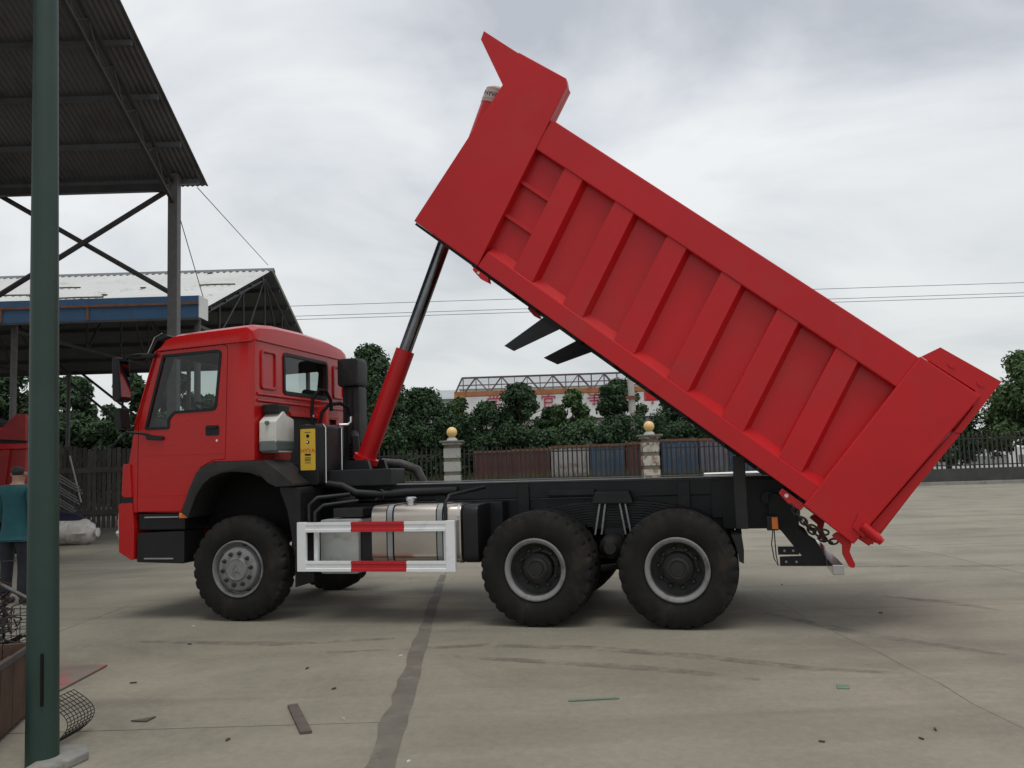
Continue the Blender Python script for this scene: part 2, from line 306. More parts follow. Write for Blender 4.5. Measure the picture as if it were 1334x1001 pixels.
def text_mesh(name, body, size, m, parent, matrix, extrude=.0008):
    cu = bpy.data.curves.new(name, 'FONT'); cu.body = body; cu.size = size; cu.align_x = 'CENTER'; cu.align_y = 'CENTER'; cu.extrude = extrude
    t = bpy.data.objects.new('tmp', cu); COL.objects.link(t); bpy.context.view_layer.update()
    me = bpy.data.meshes.new_from_object(t.evaluated_get(bpy.context.evaluated_depsgraph_get())); bpy.data.objects.remove(t)
    me.materials.clear(); me.materials.append(MT[m]); o = link(name, me, parent); o.matrix_local = matrix; return o

# ------------------------------------------------------------------ ground
struct(MB().add([(-400,-100,-.03),(400,-100,-.03),(400,700,-.03),(-400,700,-.03)], [(0,1,2,3)]).build('ground', 'soil'))
yard = MB().box(-27, 46, -3, 36.75, -.029, -.012).build('yard', 'joint'); struct(yard)
xs = [-27,-23.3,-19.6,-15.9,-12.2,-8.5,-4.7,-.86,2.85,6.35,10.1,13.8,17.5,21.2,24.9,28.6,32.3,36,41,46]
rr = random.Random(3)
for i in range(len(xs)-1):
    ys = [-3, 1.0+(.4 if i % 2 else 0)]
    base = 5.52 if xs[i] < -1 else 4.0
    ys = [-3, base-4.6, base, base+4.9, base+10.4, base+15.6, base+21, base+26.5, 36.75]
    if xs[i] >= -1: ys = [-3, 2.2, 8.9, 14.4, 20.1, 25.6, 31.2, 36.75]
    for j in range(len(ys)-1):
        g = .007; dz = rr.uniform(-.0015, .0015)
        def xa(q, y):
            if abs(q+.86) < .001: return -.775-.034*(y-4.72)
            if abs(q-2.85) < .001: return 2.86-.02*(y-5)+.022*math.sin(2.1*y)+.012*math.sin(6.3*y+1)+.007*math.sin(17*y)
            return q+.010*math.sin(3.1*y+q)+.005*math.sin(11*y+2*q)
        y0, y1 = ys[j]+g, ys[j+1]-g
        yy = [y0+(y1-y0)*k/14 for k in range(15)]; g2 = g*.6
        MB().prism([(xa(xs[i],y)+g2,y) for y in yy[::-1]]+[(xa(xs[i+1],y)-g2,y) for y in yy], -.0115, dz, 'xy').build('slab', 'concrete', yard)
# wide tarred seam along the joint between two slab rows
sv = []; rs_ = random.Random(5)
for k in range(46):
    y = 2.6 + k*.22; w = max(.05, .165-.011*(y-4.7)); xl = -.845-.034*(y-4.72)
    sv.append((xl+rs_.uniform(-.022,.022)*w/.16, y, .0045)); sv.append((xl+w+rs_.uniform(-.008,.008), y, .0045))
MB().add(sv, [(2*k, 2*k+1, 2*k+3, 2*k+2) for k in range(45)]).build('tar_seam', 'seam', yard)

def tyre_mark(pts, w):
    pts = [Vector((p[0],p[1],0)) for p in pts]; d = []
    for i in range(len(pts)-1):
        for k in range(8): d.append(pts[i].lerp(pts[i+1], k/8))
    V = []; rm = random.Random(len(pts)*7)
    for i, p in enumerate(d):
        t = (d[min(i+1,len(d)-1)]-d[max(i-1,0)]).normalized(); n_ = Vector((-t.y,t.x,0)); ww = w*(.35+.65*math.sin(math.pi*(i+.5)/len(d)))*rm.uniform(.9,1.1)
        V += [tuple(p+n_*ww+Vector((0,0,.0042))), tuple(p-n_*ww+Vector((0,0,.0042)))]
    MB().add(V, [(2*k,2*k+1,2*k+3,2*k+2) for k in range(len(d)-1)]).build('tyre_mark', 'mark', yard)
TMK = ([(-1.67,7.57),(-.31,7.67),(.56,7.45),(1.38,7.04),(2.13,6.54),(2.83,6.27)],[(-.67,7.3),(.19,7.0),(1.03,6.65),(1.79,6.2)],[(2.47,8.78),(3.0,7.65),(3.83,6.62)],[(3.98,9.6),(4.45,9.1),(4.75,8.4)],[(-3.6,8.3),(-2.2,8.0),(-1.0,8.1)],[(3.2,12.8),(4.8,12.0),(7.0,11.6),(10,11.7)])
for pts in TMK: tyre_mark(pts, .085)
# far kerb along the yard edge, in blocks
kerb = MB().box(-45, 60, 36.8, 36.98, -.03, .10).build('kerb', 'kerb'); struct(kerb)
for k in range(80):
    x = -20 + k*.8
    MB().box(x+.008, x+.792, 36.775, 37.0, -.02, .135+random.uniform(-.004,.004)).build('kerb_stone', 'kerb', kerb)
road = MB().box(-80, 90, 37.0, 120, -.028, .02).build('road_verge', 'soil'); struct(road)

# ------------------------------------------------------------------ dump truck
TR = empty('dump_truck', 'red tipper truck with its ribbed dump body raised high and hoist extended', 'truck', (1.471, 8.043, 0), R(-14.184))
def mir(poly): return poly
W2 = 2.5
# --- chassis
ch = MB()
for t in (.80, 1.62): ch.prism([(-5.7,.96),(-5.7,1.16),(.92,1.205),(.92,.86)], t, t+.08)
chassis = ch.build('chassis_rail', 'frame', TR, bevel=.006)
for t in (.775, 1.645):
    MB().prism([(-3.3,1.2),(-3.3,1.372),(.98,1.36),(.98,1.2)], t, t+.08).build('subframe_rail', 'frame', TR, bevel=.005)
    MB().box(-3.3, .98, t-.028, t+.02, 1.376, 1.386).build('rail_edge_highlight', 'greybox', TR)  # pale strip painting the highlight on the rail's top edge
for s in (-5.3,-4.0,-2.9,-1.9,-.68,.3,.86): MB().box(s-.05, s+.05, .88, 1.62, .95, 1.15).build('cross_member', 'frame', TR, bevel=.005)
for s in (-2.55, -1.62, .05, .38):
    MB().box(s-.06, s+.06, .745, .80, .97, 1.34).build('gusset_plate', 'frame', TR, bevel=.004)
MB().box(-1.35, -.85, .70, .775, 1.22, 1.285).build('rail_bracket', 'frame', TR, bevel=.008)
for k in range(12):
    s = -3.1+k*.32
    MB().lathe([(.0,-.012),(.013,-.012),(.013,0)], 8, (s,.80,1.08)).build('rail_bolt', 'hub', TR)
# --- axles, springs
for s in (-1.35, 0):
    MB().tube((s,.25,.55),(s,2.25,.55),.085,12).lathe([(0,-.28),(.12,-.26),(.24,-.1),(.26,0),(.24,.1),(.12,.26),(0,.28)], 20, (s,1.25,.55)).build('rear_axle', 'hub', TR, smooth=40)
MB().tube((-4.55,.3,.52),(-4.55,2.2,.52),.07,10).box(-4.65,-4.45,.5,2.0,.43,.55).build('front_axle', 'hub', TR, smooth=40)
for t in (.62, 1.78):
    sp = MB().box(-.75,-.55,t,t+.1,.78,.95).build('leaf_spring', 'frame', TR)
    for k in range(11):
        ln = .80-k*.058; z = 1.17-k*.026
        MB().prism([(-.65-ln,z-.15*ln*ln-.02),(-.65-ln*.5,z-.0375*ln*ln-.02),(-.65,z-.02),(-.65+ln*.5,z-.0375*ln*ln-.02),(-.65+ln,z-.15*ln*ln-.02),
                    (-.65+ln,z-.15*ln*ln),(-.65+ln*.5,z-.0375*ln*ln),(-.65,z),(-.65-ln*.5,z-.0375*ln*ln),(-.65-ln,z-.15*ln*ln)], t-.0, t+.09).build('leaf', 'frame', sp)
    MB().prism([(-.86,1.14),(-.82,1.26),(-.48,1.26),(-.44,1.14)], t-.09, t+.1).build('spring_saddle', 'frame', TR, bevel=.01)
    sg = -1 if t < 1 else 1; tt = t-.05 if t < 1 else t+.15
    for s0, s1 in ((-.775,-.84),(-.72,-.775),(-.585,-.53),(-.53,-.475)):
        MB().tube((s0,tt,1.17),(s1,tt,.83),.011,8).build('spring_bolt', 'palebar', TR, smooth=40)
    MB().lathe([(0,-.30),(.06,-.30),(.075,-.27),(.09,-.25),(.12,-.2),(.125,0)], 20, (-.66,.62 if t < 1 else 1.9,.72)).build('trunnion', 'hub', TR, smooth=40)
    MB().path([(-1.3,t+.05,.42),(-.66,t+.05,.5),(0,t+.05,.42)], .03, 8).build('torque_rod', 'hub', TR)
MB().path([(-4.95,.9,.95),(-4.2,.9,.9),(-3.5,1.0,.85)], .1, 10).build('gearbox', 'hub', TR)
MB().box(-5.5,-3.9,.95,1.55,.75,1.65).build('engine', 'hub', TR, bevel=.05)
# --- wheels
prof_t = [(.283,.065),(.297,.03),(.325,.012),(.385,.001),(.44,0),(.487,.010),(.522,.026),(.541,.036),(.552,.06),(.554,.10),(.548,.104),(.548,.114),(.554,.118),(.556,.155)]
prof_t = prof_t + [(r, .315-h) for r, h in prof_t[-2::-1]]
NT = 112
def tread(k, j, r):
    jj = j if j < len(prof_t)/2 else len(prof_t)-1-j
    ph = k % 4
    if jj in (6,7,8) and ph == 0: return r-.022
    if jj in (9,) and ph in (0,): return r-.012
    return r
def tyre_mesh():
    b = MB().lathe(prof_t, NT, fn=tread); b.v = [(x, y, max(z, -.549)) for x, y, z in b.v]
    return b.mesh('tyre', 'rubber', smooth=28)
TYRE = tyre_mesh()
RIMF = MB().lathe([(.30,.028),(.297,.010),(.286,.008),(.272,.03),(.262,.075),(.245,.085),(.232,.05),(.222,.022),(.205,.012),(.14,.006),(.13,.006),(.125,-.005),(.0,-.005)], 56).mesh('rim', 'rim', smooth=35)
HUBF = MB().lathe([(.122,.006),(.120,-.010),(.112,-.016),(.104,-.016),(.100,-.012),(.0,-.012)], 32).mesh('hub', 'rim', smooth=35)
EMB = MB().path([(.055*math.sin(2.0944*k),-.013,.055*math.cos(2.0944*k)) for k in range(3)], .006, 5, closed=True).mesh('hub_emblem', 'rim')
NUT = MB().lathe([(.023,.01),(.023,-.012),(.015,-.016),(.015,-.036),(0,-.037)], 6).mesh('wheel_nut', 'nut')
SLOT = MB().prism(rpoly([(-.024,-.007),(.024,-.007),(.024,.007),(-.024,.007)], .006, 3), -.003, .02).mesh('hand_hole', 'ink')
RIMR = MB().lathe([(.302,.028),(.299,.008),(.288,.004),(.268,.010),(.256,.022),(.250,.050)], 56).mesh('rim', 'rim', smooth=35)
DISH = MB().lathe([(.2505,.0505),(.247,.12),(.244,.17),(.225,.20),(.19,.215),(.17,.205),(.155,.205),(.15,.2)], 56).mesh('wheel_dish', 'dish', smooth=35)
HUBR = MB().lathe([(.155,.21),(.152,.12),(.13,.10),(.115,.098),(.112,.075),(.085,.062),(.07,.066),(.065,.056),(.0,.054)], 36).mesh('hub', 'hub', smooth=35)
def wheel(s, t, far, rear, k):
    w = bpy.data.objects.new('wheel', RIMR if rear else RIMF); COL.objects.link(w); w.parent = TR
    w.location = (s, t, .548); w.rotation_euler = (0, 0, math.pi if far else 0)
    link('tyre', TYRE, w)
    if rear:
        link('tyre', TYRE, w, loc=(0,.345,0)); link('wheel_dish', DISH, w); link('hub', HUBR, w)
        for q in range(10):
            a = 2*math.pi*q/10+k; link('wheel_nut', NUT, w, loc=(.185*math.cos(a),.205,.185*math.sin(a)))
    else:
        link('hub', HUBF, w); link('hub_emblem', EMB, w)
        for q in range(10):
            a = 2*math.pi*q/10+k; link('wheel_nut', NUT, w, loc=(.168*math.cos(a),.006,.168*math.sin(a)), rot=(0,-a,0))
            if q < 5:
                b = a + .3+q*.3; link('hand_hole', SLOT, w, loc=(.247*math.cos(a*1.0+q*.62),.078,.247*math.sin(a+q*.62)), rot=(0,-(a+q*.62)+math.pi/2,0))
    return w
wheel(-4.585, .03, False, False, .12); wheel(-4.585, 2.47, True, False, .3)
for s, k in ((-1.35,.2),(0,.5)): wheel(s, 0, False, True, k); wheel(s, 2.5, True, True, k+.2)
# --- rear mudflaps and brackets
MB().box(.545,.66,.28,.36,.895,1.58).build('body_prop', 'fender', TR, bevel=.008)
for t0 in (.06, 1.86): MB().prism([(.50,.86),(.545,.74),(.558,.62),(.60,.60),(.606,.72),(.59,.86)], t0, t0+.56).build('mudflap', 'black', TR)
for t0 in (.74, 1.70): MB().prism([(.42,.86),(.42,1.355),(1.02,1.34),(1.04,1.0),(.98,.86)], t0, t0+.033).build('hinge_plate', 'frame', TR, bevel=.006)
MB().tube((.86,.6,1.17),(.86,1.9,1.17),.06,12).build('hinge_shaft', 'frame', TR)
for t0 in (.60, 1.84):
    MB().prism([(.86,1.22),(1.10,1.16),(1.135,.99),(1.135,.86),(1.275,.764),(1.362,.60),(1.362,.512),(.940,.512),(.942,.598),(1.146,.604),(1.074,.70),(.965,.85),(.86,.90)], t0, t0+.06).build('underrun_arm', 'frame', TR, bevel=.004) if t0 < 1 else MB().prism([(1.0,1.22),(1.10,1.16),(1.135,.99),(1.135,.86),(1.275,.764),(1.362,.60),(1.362,.512),(1.25,.512),(1.1,.75)], t0, t0+.06).build('underrun_arm', 'frame', TR, bevel=.004)
    if t0 > 1: continue
    MB().box(.926,1.12,t0-.016,t0-.003,.622,.70).build('underrun_plate', 'frame', TR)
    for s_, z in ((.985,.66),(1.065,.66),(.995,.555),(1.09,.555)): MB().lathe([(0,-.022),(.012,-.022),(.012,0)], 8, (s_,t0-.003,z)).build('plate_bolt', 'palebar', TR)
MB().box(1.365,1.462,.10,2.40,.495,.585).build('rear_underrun_bar', 'chrome', TR, bevel=.006)
MB().box(.83,.93,.33,.50,.875,1.01).build('lamp_bracket', 'frame', TR)
MB().box(.872,.928,.285,.335,.89,1.0).build('side_marker_lamp', 'amber', TR, bevel=.006)
MB().path([(.88,.31,.89),(.86,.31,.75),(.875,.31,.62),(.91,.31,.55),(.895,.31,.65),(.89,.31,.88)], .005, 6).build('loose_cable', 'ink', TR)
for t0 in (.70, 1.55): MB().box(1.0,1.06,t0,t0+.25,.95,1.08).build('tail_lamp', 'guardred', TR, bevel=.008)

# --- dump body (own tilted frame: x along floor to the rear, y across, z up the side)
AL = R(38.62)
shell = MB()
shell.box(-.80, 4.40, .10, 2.40, .012, .09)                                    # floor
shell.prism([(-.80,.0),(-.62,.0),(-.80,1.60),(-.88,1.60)], .12, 2.38)           # front wall
BODY = shell.build('dump_body', 'red', TR, loc=(-1.838, 0, 3.560), rot=(0, AL, 0), bevel=.004)
def mt(t0, t1, far): return (2.5-t1, 2.5-t0) if far else (t0, t1)
def bodyp(name, poly, t0, t1, far, m='red', bevel=.005, poly2=None, smooth=None):
    a, b = mt(t0, t1, far)
    if far and poly2: poly, poly2 = poly2, poly
    return MB().prism(poly, a, b, poly2=poly2).build(name, m, BODY, bevel=bevel, smooth=smooth)
for far in (False, True):
    bodyp('side_panel', [(-.3,.15),(3.95,.15),(3.95,1.32),(-.3,1.32)], .105, .125, far, bevel=0)
    # bottom rail with a sloping sill
    sec = [(0,.0),(0,.172),(.012,.180),(.112,.268),(.112,.0)]
    if far: sec = [(2.5-y, z) for y, z in sec]
    MB().prism(sec, .0, 3.86, 'yz').build('bottom_rail', 'red', BODY, bevel=.004)
    bodyp('top_rail', [(-.245,1.288),(3.875,1.278),(3.875,1.60),(-.25,1.618)], .0, .135, far, bevel=.012)
    for k in range(6):
        a0, b0 = .150+.6205*k, .325+.6205*k
        outer = [(a0,1.30),(b0,.183),(b0+.238,.183),(a0+.222,1.30)]
        inner = [(a0-.012,1.30),(b0-.012,.178),(b0+.285,.178),(a0+.268,1.30)]
        bodyp('side_rib', outer, .014, .108, far, poly2=inner, bevel=.004)
    for z in (.945, .585): bodyp('step_bar', [(-.20+(.94-z)*.19,z-.018),(.21+(.94-z)*.17,z-.018),(.21+(.94-z)*.17,z+.018),(-.20+(.94-z)*.19,z+.018)], .05, .108, far, bevel=.004)
    bodyp('front_corner_plate', [(-.849,.0),(.002,.0),(-.262,1.63),(-.318,1.974),(-.372,2.028),(-.957,1.997),(-.90,1.634)], -.012, .10, far, bevel=.008)
    bodyp('front_corner_flange', [(-.02,.05),(.0,.05),(-.262,1.63),(-.318,1.974),(-.35,1.974)], .101, .17, far, bevel=.0)
    bodyp('canopy_side', [(-1.425,1.998),(-1.399,1.91),(-.905,1.640),(-.940,1.992)], .01, .03, far, bevel=.002)
    bodyp('corner_lower_lip', [(-.845,-.028),(-.02,-.028),(-.02,-.002),(-.845,-.002)], .05, .16, far, 'black', 0)
    bodyp('rear_corner_plate', [(3.85,-.045),(4.375,-.066),(4.456,1.606),(3.866,1.612)], -.025, .12, far, bevel=.012)
    bodyp('tailgate_arm', [(3.958,1.778),(4.523,1.810),(4.523,1.263),(4.47,1.225),(4.466,1.50),(4.40,1.625),(3.88,1.625)], .02, .045, far, bevel=.003)
    for a_, b_ in ((4.12,1.70),(4.40,1.70)): bodyp('arm_bolt', [(a_+.035*math.cos(q*math.pi/6),b_+.022*math.sin(q*math.pi/6)) for q in range(12)], .012, .02, far, bevel=.0)
    bodyp('tailgate_pin_plate', [(4.25,.18),(4.36,.20),(4.40,.12),(4.40,.03),(4.28,.05)], -.05, -.026, far, bevel=.004)
    y0, y1 = mt(-.11, .0, far)
    MB().path([(4.33,(y0+y1)/2,.112),(4.51,(y0+y1)/2,.095)], .042, 14).build('tailgate_hinge_pin', 'red', BODY, smooth=40)
    MB().path([(4.51,(y0+y1)/2,.095),(4.54,(y0+y1)/2,.092)], .034, 6).build('pin_nut', 'red', BODY)
    bodyp('tailgate_lock', rpoly([(4.22,-.06),(4.37,-.065),(4.40,-.14),(4.50,-.20),(4.515,-.235),(4.475,-.25),(4.37,-.195),(4.32,-.13),(4.20,-.12)], .02, 3), .06, .12, far, bevel=.004)
    bodyp('lifting_lug', [(3.62,-.030),(3.75,-.032),(3.86,-.032),(3.86,-.095),(3.73,-.11),(3.62,-.085)], .03, .08, far, bevel=.005)
    bodyp('lug_hole', [(3.685+.018*math.cos(q*math.pi/5),-.062+.018*math.sin(q*math.pi/5)) for q in range(10)], .027, .029, far, 'paper', 0)
    bodyp('front_lug', [(-.03,-.03),(.16,-.03),(.20,-.07),(.10,-.085),(-.02,-.06)], .0, .09, far, bevel=.004)
    bodyp('lug_hole', [(.05+.014*math.cos(q*math.pi/5),-.05+.014*math.sin(q*math.pi/5)) for q in range(10)], -.004, -.001, far, 'paper', 0)
for k in range(9): MB().box(.2+k*.45,.28+k*.45,.115,2.385,-.022,.011).build('floor_bearer', 'black', BODY)
for t in (.775, 1.645): MB().box(-.35,3.9,t,t+.08,-.034,.011).build('floor_beam', 'black', BODY)
MB().box(-1.42,-.955,.031,2.469,1.985,1.998).build('canopy_sheet', 'red', BODY)
MB().prism([(-.90,1.58),(-.84,1.58),(-.93,1.986),(-.96,1.986)], .101, 2.399).build('canopy_wall', 'red', BODY)
tg = MB().prism([(4.388,.0),(4.494,.0),(4.523,1.25),(4.464,1.25)], .03, 2.47).build('tailgate', 'red', BODY, bevel=.01)
MB().prism([(4.40,1.265),(4.52,1.265),(4.52,1.78),(4.0,1.75),(4.0,1.72),(4.47,1.74)], .08, 2.42).build('tailgate_top_beam', 'red', BODY)
for t in (.5,1.0,1.5,2.0): MB().box(4.50,4.58,t-.06,t+.06,.03,1.2).build('tailgate_rib', 'red', BODY, bevel=.01)
# mudguard sheets hung under the body
for t0, q4 in ((.10, [(.668,-.495),(.79,-.478),(1.045,-.03),(.83,-.03)]), (1.86, [(.646,-.425),(.84,-.39),(1.09,-.03),(.85,-.03)])):
    A_, B_, C_, D_ = [Vector(p) for p in q4]; M0, M1 = A_.lerp(B_,.62), D_.lerp(C_,.62)
    MB().prism([tuple(A_), tuple(M0), tuple(M1), tuple(D_)], t0+.05, t0+.06).build('mudguard_sheet', 'frame', BODY)
    MB().prism([tuple(M0), tuple(B_), tuple(C_), tuple(M1)], t0+.02, t0+.03).build('mudguard_sheet', 'black', BODY)
    MB().box(.82,1.04,t0+.0,t0+.5,-.035,.0).build('mudguard_bracket', 'frame', BODY)
    MB().prism([tuple(D_+Vector((0,-.01))), tuple(A_), tuple(A_+Vector((.02,.005))), tuple(D_+Vector((.02,-.005)))], t0+.06, t0+.42).build('mudguard_web', 'frame', BODY)
# chain
def chain(pts, name='chain'):
    b = MB(); pts = [Vector(p) for p in pts]; dense = []
    for i in range(len(pts)-1):
        for k in range(6): dense.append(pts[i].lerp(pts[i+1], k/6))
    acc = 0; last = dense[0]; cent = [dense[0]]
    for p in dense[1:]:
        acc += (p-last).length; last = p
        if acc > .046: cent.append(p); acc = 0
    for i in range(len(cent)-1):
        d = (cent[i+1]-cent[i]).normalized(); u = Vector((0,1,0)) if i % 2 else d.cross(Vector((0,1,0))).normalized(); c = (cent[i]+cent[i+1])/2
        ring = [c + d*.040*math.cos(a*math.pi/6) + u*.024*math.sin(a*math.pi/6) for a in range(12)]
        b.path(ring, .0095, 6, closed=True)
    return b.build(name, 'iron', TR)
chain([(1.02,.05,1.19),(1.06,.05,1.09),(1.12,.05,1.0),(1.19,.05,.93),(1.28,.05,.885),(1.36,.05,.87)])
chain([(1.03,.08,1.19),(1.09,.08,1.05),(1.18,.08,.91),(1.27,.08,.83),(1.36,.08,.79),(1.42,.08,.80)])

# --- hoist
def along(z): return (-3.652+(z-1.63)*.4137, 1.25, z)
hp = [along(1.60), along(2.92)]
MB().path([along(1.55), along(2.93)], .112, 24).build('hoist_casing', 'red', TR, smooth=40)
MB().path([along(1.64), along(1.70)], .15, 24).build('hoist_collar', 'red', TR, smooth=40)
MB().path([along(2.93), along(4.25)], .078, 24).build('hoist_rod', 'rod', TR, smooth=40)
MB().path([along(4.2), along(5.75)], .155, 24).build('hoist_top_cover', 'red', TR, smooth=40)
capo = MB().path([along(5.74), along(5.90), along(5.935)], .16, 24, rs=[.16,.155,.10]).build('hoist_cap', 'tan', TR, smooth=40)
ax = Vector((.4137,0,1)).normalized(); c0 = Vector(along(5.82)); nrm = Vector((-.12,-1,.0)); nrm = (nrm-ax*nrm.dot(ax)).normalized(); xx = ax.cross(nrm)
Mx = Matrix((xx, ax, nrm)).transposed().to_4x4(); Mx.translation = c0 + nrm*.163 - xx*.0
MB().path([along(5.775), along(5.87)], .161, 24).build('hoist_cap_band', 'capband', TR, smooth=40)
text_mesh('cap_lettering', 'HYVA', .07, 'ink', TR, Mx)
MB().box(-3.95,-3.3,.86,1.64,1.28,1.55).build('hoist_bracket', 'frame', TR, bevel=.02)
for t in (.98,1.46): MB().prism([(-3.85,1.4),(-3.8,1.66),(-3.5,1.66),(-3.42,1.4)], t, t+.06).build('hoist_cheek', 'frame', TR)

# --- cab
cab_out = [(-4.40,1.69),(-4.40,2.99),(-4.425,3.09),(-4.50,3.135),(-4.97,3.115),(-5.40,3.09),(-5.51,3.055),(-5.60,2.955),(-5.885,2.12),(-5.965,1.68),(-5.985,1.16),(-5.275,1.15),(-5.14,1.46),(-5.05,1.61),(-4.90,1.688)]
T0, T1 = .08, 2.42
cb = MB(); secs = [(T0,0,0),(.10,.0,.0),(.22,.045,0),(.6,.085,0),(1.25,.10,0),(1.9,.085,0),(2.28,.045,0),(2.40,0,0),(T1,0,0)]
n = len(cab_out); V = []
for (t, crown, q) in secs:
    for (s, z) in cab_out:
        zz = z + (crown if z > 2.97 else 0)
        if t in (T0, T1) and z > 3.0: zz -= .05
        V.append((s, t, zz))
F = [tuple(range(n)), tuple(range(len(V)-1, len(V)-n-1, -1))]
for k in range(len(secs)-1):
    for i in range(n):
        j = (i+1) % n; F.append((k*n+i, k*n+j, (k+1)*n+j, (k+1)*n+i))
cb.add(V, F)
CAB = cb.build('cab', 'cabred', TR)
def cut(poly, t0, t1, pl='xz'): return MB().prism(poly, t0, t1, pl).build('cut', 'lining', TR)
win = rpoly([(-5.526,2.880),(-4.803,2.896),(-4.868,2.255),(-5.385,2.242),(-5.452,2.17),(-5.455,2.074),(-5.748,2.074)], [.03,.05,.06,.05,.05,.02,.02], 4)
door_poly = rpoly([(-5.846,1.163),(-5.29,1.163),(-5.155,1.475),(-5.06,1.628),(-4.905,1.705),(-4.756,1.712),(-4.722,2.962),(-5.565,2.925),(-5.612,2.86),(-5.838,2.15)], [.02,.02,.05,.06,.06,.02,.06,.03,.03,.05], 3)
inner = [(-4.44,1.73),(-4.44,2.98),(-4.54,3.085),(-5.38,3.045),(-5.55,2.93),(-5.835,2.12),(-5.915,1.68),(-5.93,1.25),(-5.31,1.25),(-5.18,1.50),(-5.09,1.65),(-4.93,1.73)]
cavity = cut(inner, .125, 2.375)
cuts = [cavity, cut(offset(win,.0), -.2, .2), cut(offset(win,.0), 2.3, 2.7), cut(offset(door_poly,.007), .05, .098), cut(offset(door_poly,.007), 2.402, 2.45)]
cuts.append(cut(rpoly([(.716,2.458),(1.784,2.458),(1.784,2.902),(.716,2.902)], .05, 4), -4.6, -4.2, 'yz'))
ws = [(-6.4,2.17),(-5.79,2.17),(-5.555,2.885),(-6.3,2.885)]
cuts.append(cut(ws, .33, 2.17))
cuts.append(cut([(.86,1.5),(2.05,1.5),(2.05,2.20),(.86,2.20)], -4.45, -4.2, 'yz'))
boolean(CAB, cuts, 'cab')
CAB.data.materials.clear(); CAB.data.materials.append(MT['cabred']); CAB.data.materials.append(MT['lining'])
iv = [Vector(p) for p in offset(inner, .004)]
def inpoly(p, poly):
    c = False; j = len(poly)-1
    for i in range(len(poly)):
        a, b = poly[i], poly[j]
        if (a[1] > p[1]) != (b[1] > p[1]) and p[0] < (b[0]-a[0])*(p[1]-a[1])/(b[1]-a[1])+a[0]: c = not c
        j = i
    return c
for p in CAB.data.polygons:
    c = p.center
    p.material_index = 1 if (.12 < c.y < 2.38 and inpoly((c.x, c.z), iv)) else 0
    p.use_smooth = True
CAB.data.set_sharp_from_angle(angle=R(32))
for far in (False, True):
    a, b = mt(.080, .097, far)
    D = MB().prism(door_poly, a, b).build('door', 'cabred', TR, bevel=.004)
    boolean(D, [cut(offset(win, .012), -.2, .3) if not far else cut(offset(win, .012), 2.2, 2.7)], 'door')
    D.data.materials.clear(); D.data.materials.append(MT['cabred'])
    def dp(name, poly, t0, t1, m, bevel=0, smooth=None): 
        a, b = mt(t0, t1, far); return MB().prism(poly, a, b).build(name, m, D, bevel=bevel, smooth=smooth)
    a, b = mt(.073, .092, far)
    MB().ring(offset(win, .014), offset(win, -.016), a, b).build('window_seal', 'black', D)
    yp = 2.5-.089 if far else .089; MB().add([(p[0],yp,p[1]) for p in offset(win,-.012)], [tuple(range(len(win)))]).build('window_pane', 'glass', D)
    dp('door_handle_recess', rpoly([(-4.992,1.972),(-4.826,1.972),(-4.826,2.082),(-4.992,2.082)], .02), .074, .0795, 'black', .002)
    dp('door_handle', rpoly([(-4.975,2.045),(-4.845,2.045),(-4.845,2.07),(-4.975,2.07)], .01), .06, .074, 'black', .004)
    dp('door_lock', [(-4.852+.014*math.cos(q*math.pi/6), 1.915+.014*math.sin(q*math.pi/6)) for q in range(12)], .074, .0795, 'chrome')
    dp('grab_handle', rpoly([(-5.73,2.012),(-5.515,1.985),(-5.510,1.94),(-5.72,1.955)], .015), .05, .0795, 'black', .006)
    for z in (1.785, 1.345):
        s1 = -4.76 if z > 1.5 else -5.235
        dp('door_crease', [(-5.84,z-.012),(s1,z-.012),(s1,z+.004),(-5.84,z+.004)], .0775, .0795, 'cabred', .001)
    # A-pillar corner panel, front corner deflector
    def cp(name, poly, t0, t1, m, bevel=0, smooth=None, parent=CAB):
        a, b = mt(t0, t1, far); return MB().prism(poly, a, b).build(name, m, parent, bevel=bevel, smooth=smooth)
    cp('air_deflector', rpoly([(-6.02,1.69),(-5.93,1.69),(-5.905,1.32),(-5.985,1.32),(-6.035,1.34)], .02), .055, .22, 'cabred', .012)
    cp('pillar_trim', [(-5.625,2.93),(-5.605,2.945),(-5.87,2.13),(-5.885,2.13)], .062, .079, 'cabred', .003)
    cp('drip_rail', [(-5.62,2.925),(-5.57,2.957),(-4.41,2.995),(-4.41,2.975),(-5.56,2.937)], .062, .0795, 'cabred', .003)
    # mirrors
    a, b = mt(-.14, .06, far)
    MB().prism(rpoly([(-6.02,2.87),(-5.955,2.87),(-5.91,2.40),(-5.975,2.37),(-6.01,2.40)], .03), a, b).build('mirror_housing', 'black', CAB, bevel=.015)
    a, b = mt(-.115, .035, far)
    MB().prism([(-5.951,2.83),(-5.944,2.83),(-5.908,2.43),(-5.915,2.43)], a, b).build('mirror_glass', 'mirror', CAB)
    a, b = mt(-.12, .04, far)
    MB().prism(rpoly([(-6.0,2.30),(-5.93,2.31),(-5.905,2.08),(-5.975,2.07)], .02), a, b).build('lower_mirror', 'black', CAB, bevel=.012)
    sg = -1 if far else 1; ty = lambda t: 2.5-t if far else t
    MB().path([(-5.63,ty(.12),2.90),(-5.78,ty(.02),2.905),(-5.95,ty(-.04),2.89),(-5.97,ty(-.04),2.60),(-5.96,ty(-.02),2.12),(-5.92,ty(-.01),2.04),(-5.80,ty(.05),2.03),(-5.70,ty(.08),2.01)], .014, 8).build('mirror_arm', 'black', CAB, smooth=60)
    MB().box(-5.98,-5.60, min(ty(.02),ty(.07)), max(ty(.02),ty(.07)), 2.865, 2.905).build('mirror_bracket', 'black', CAB, bevel=.01)
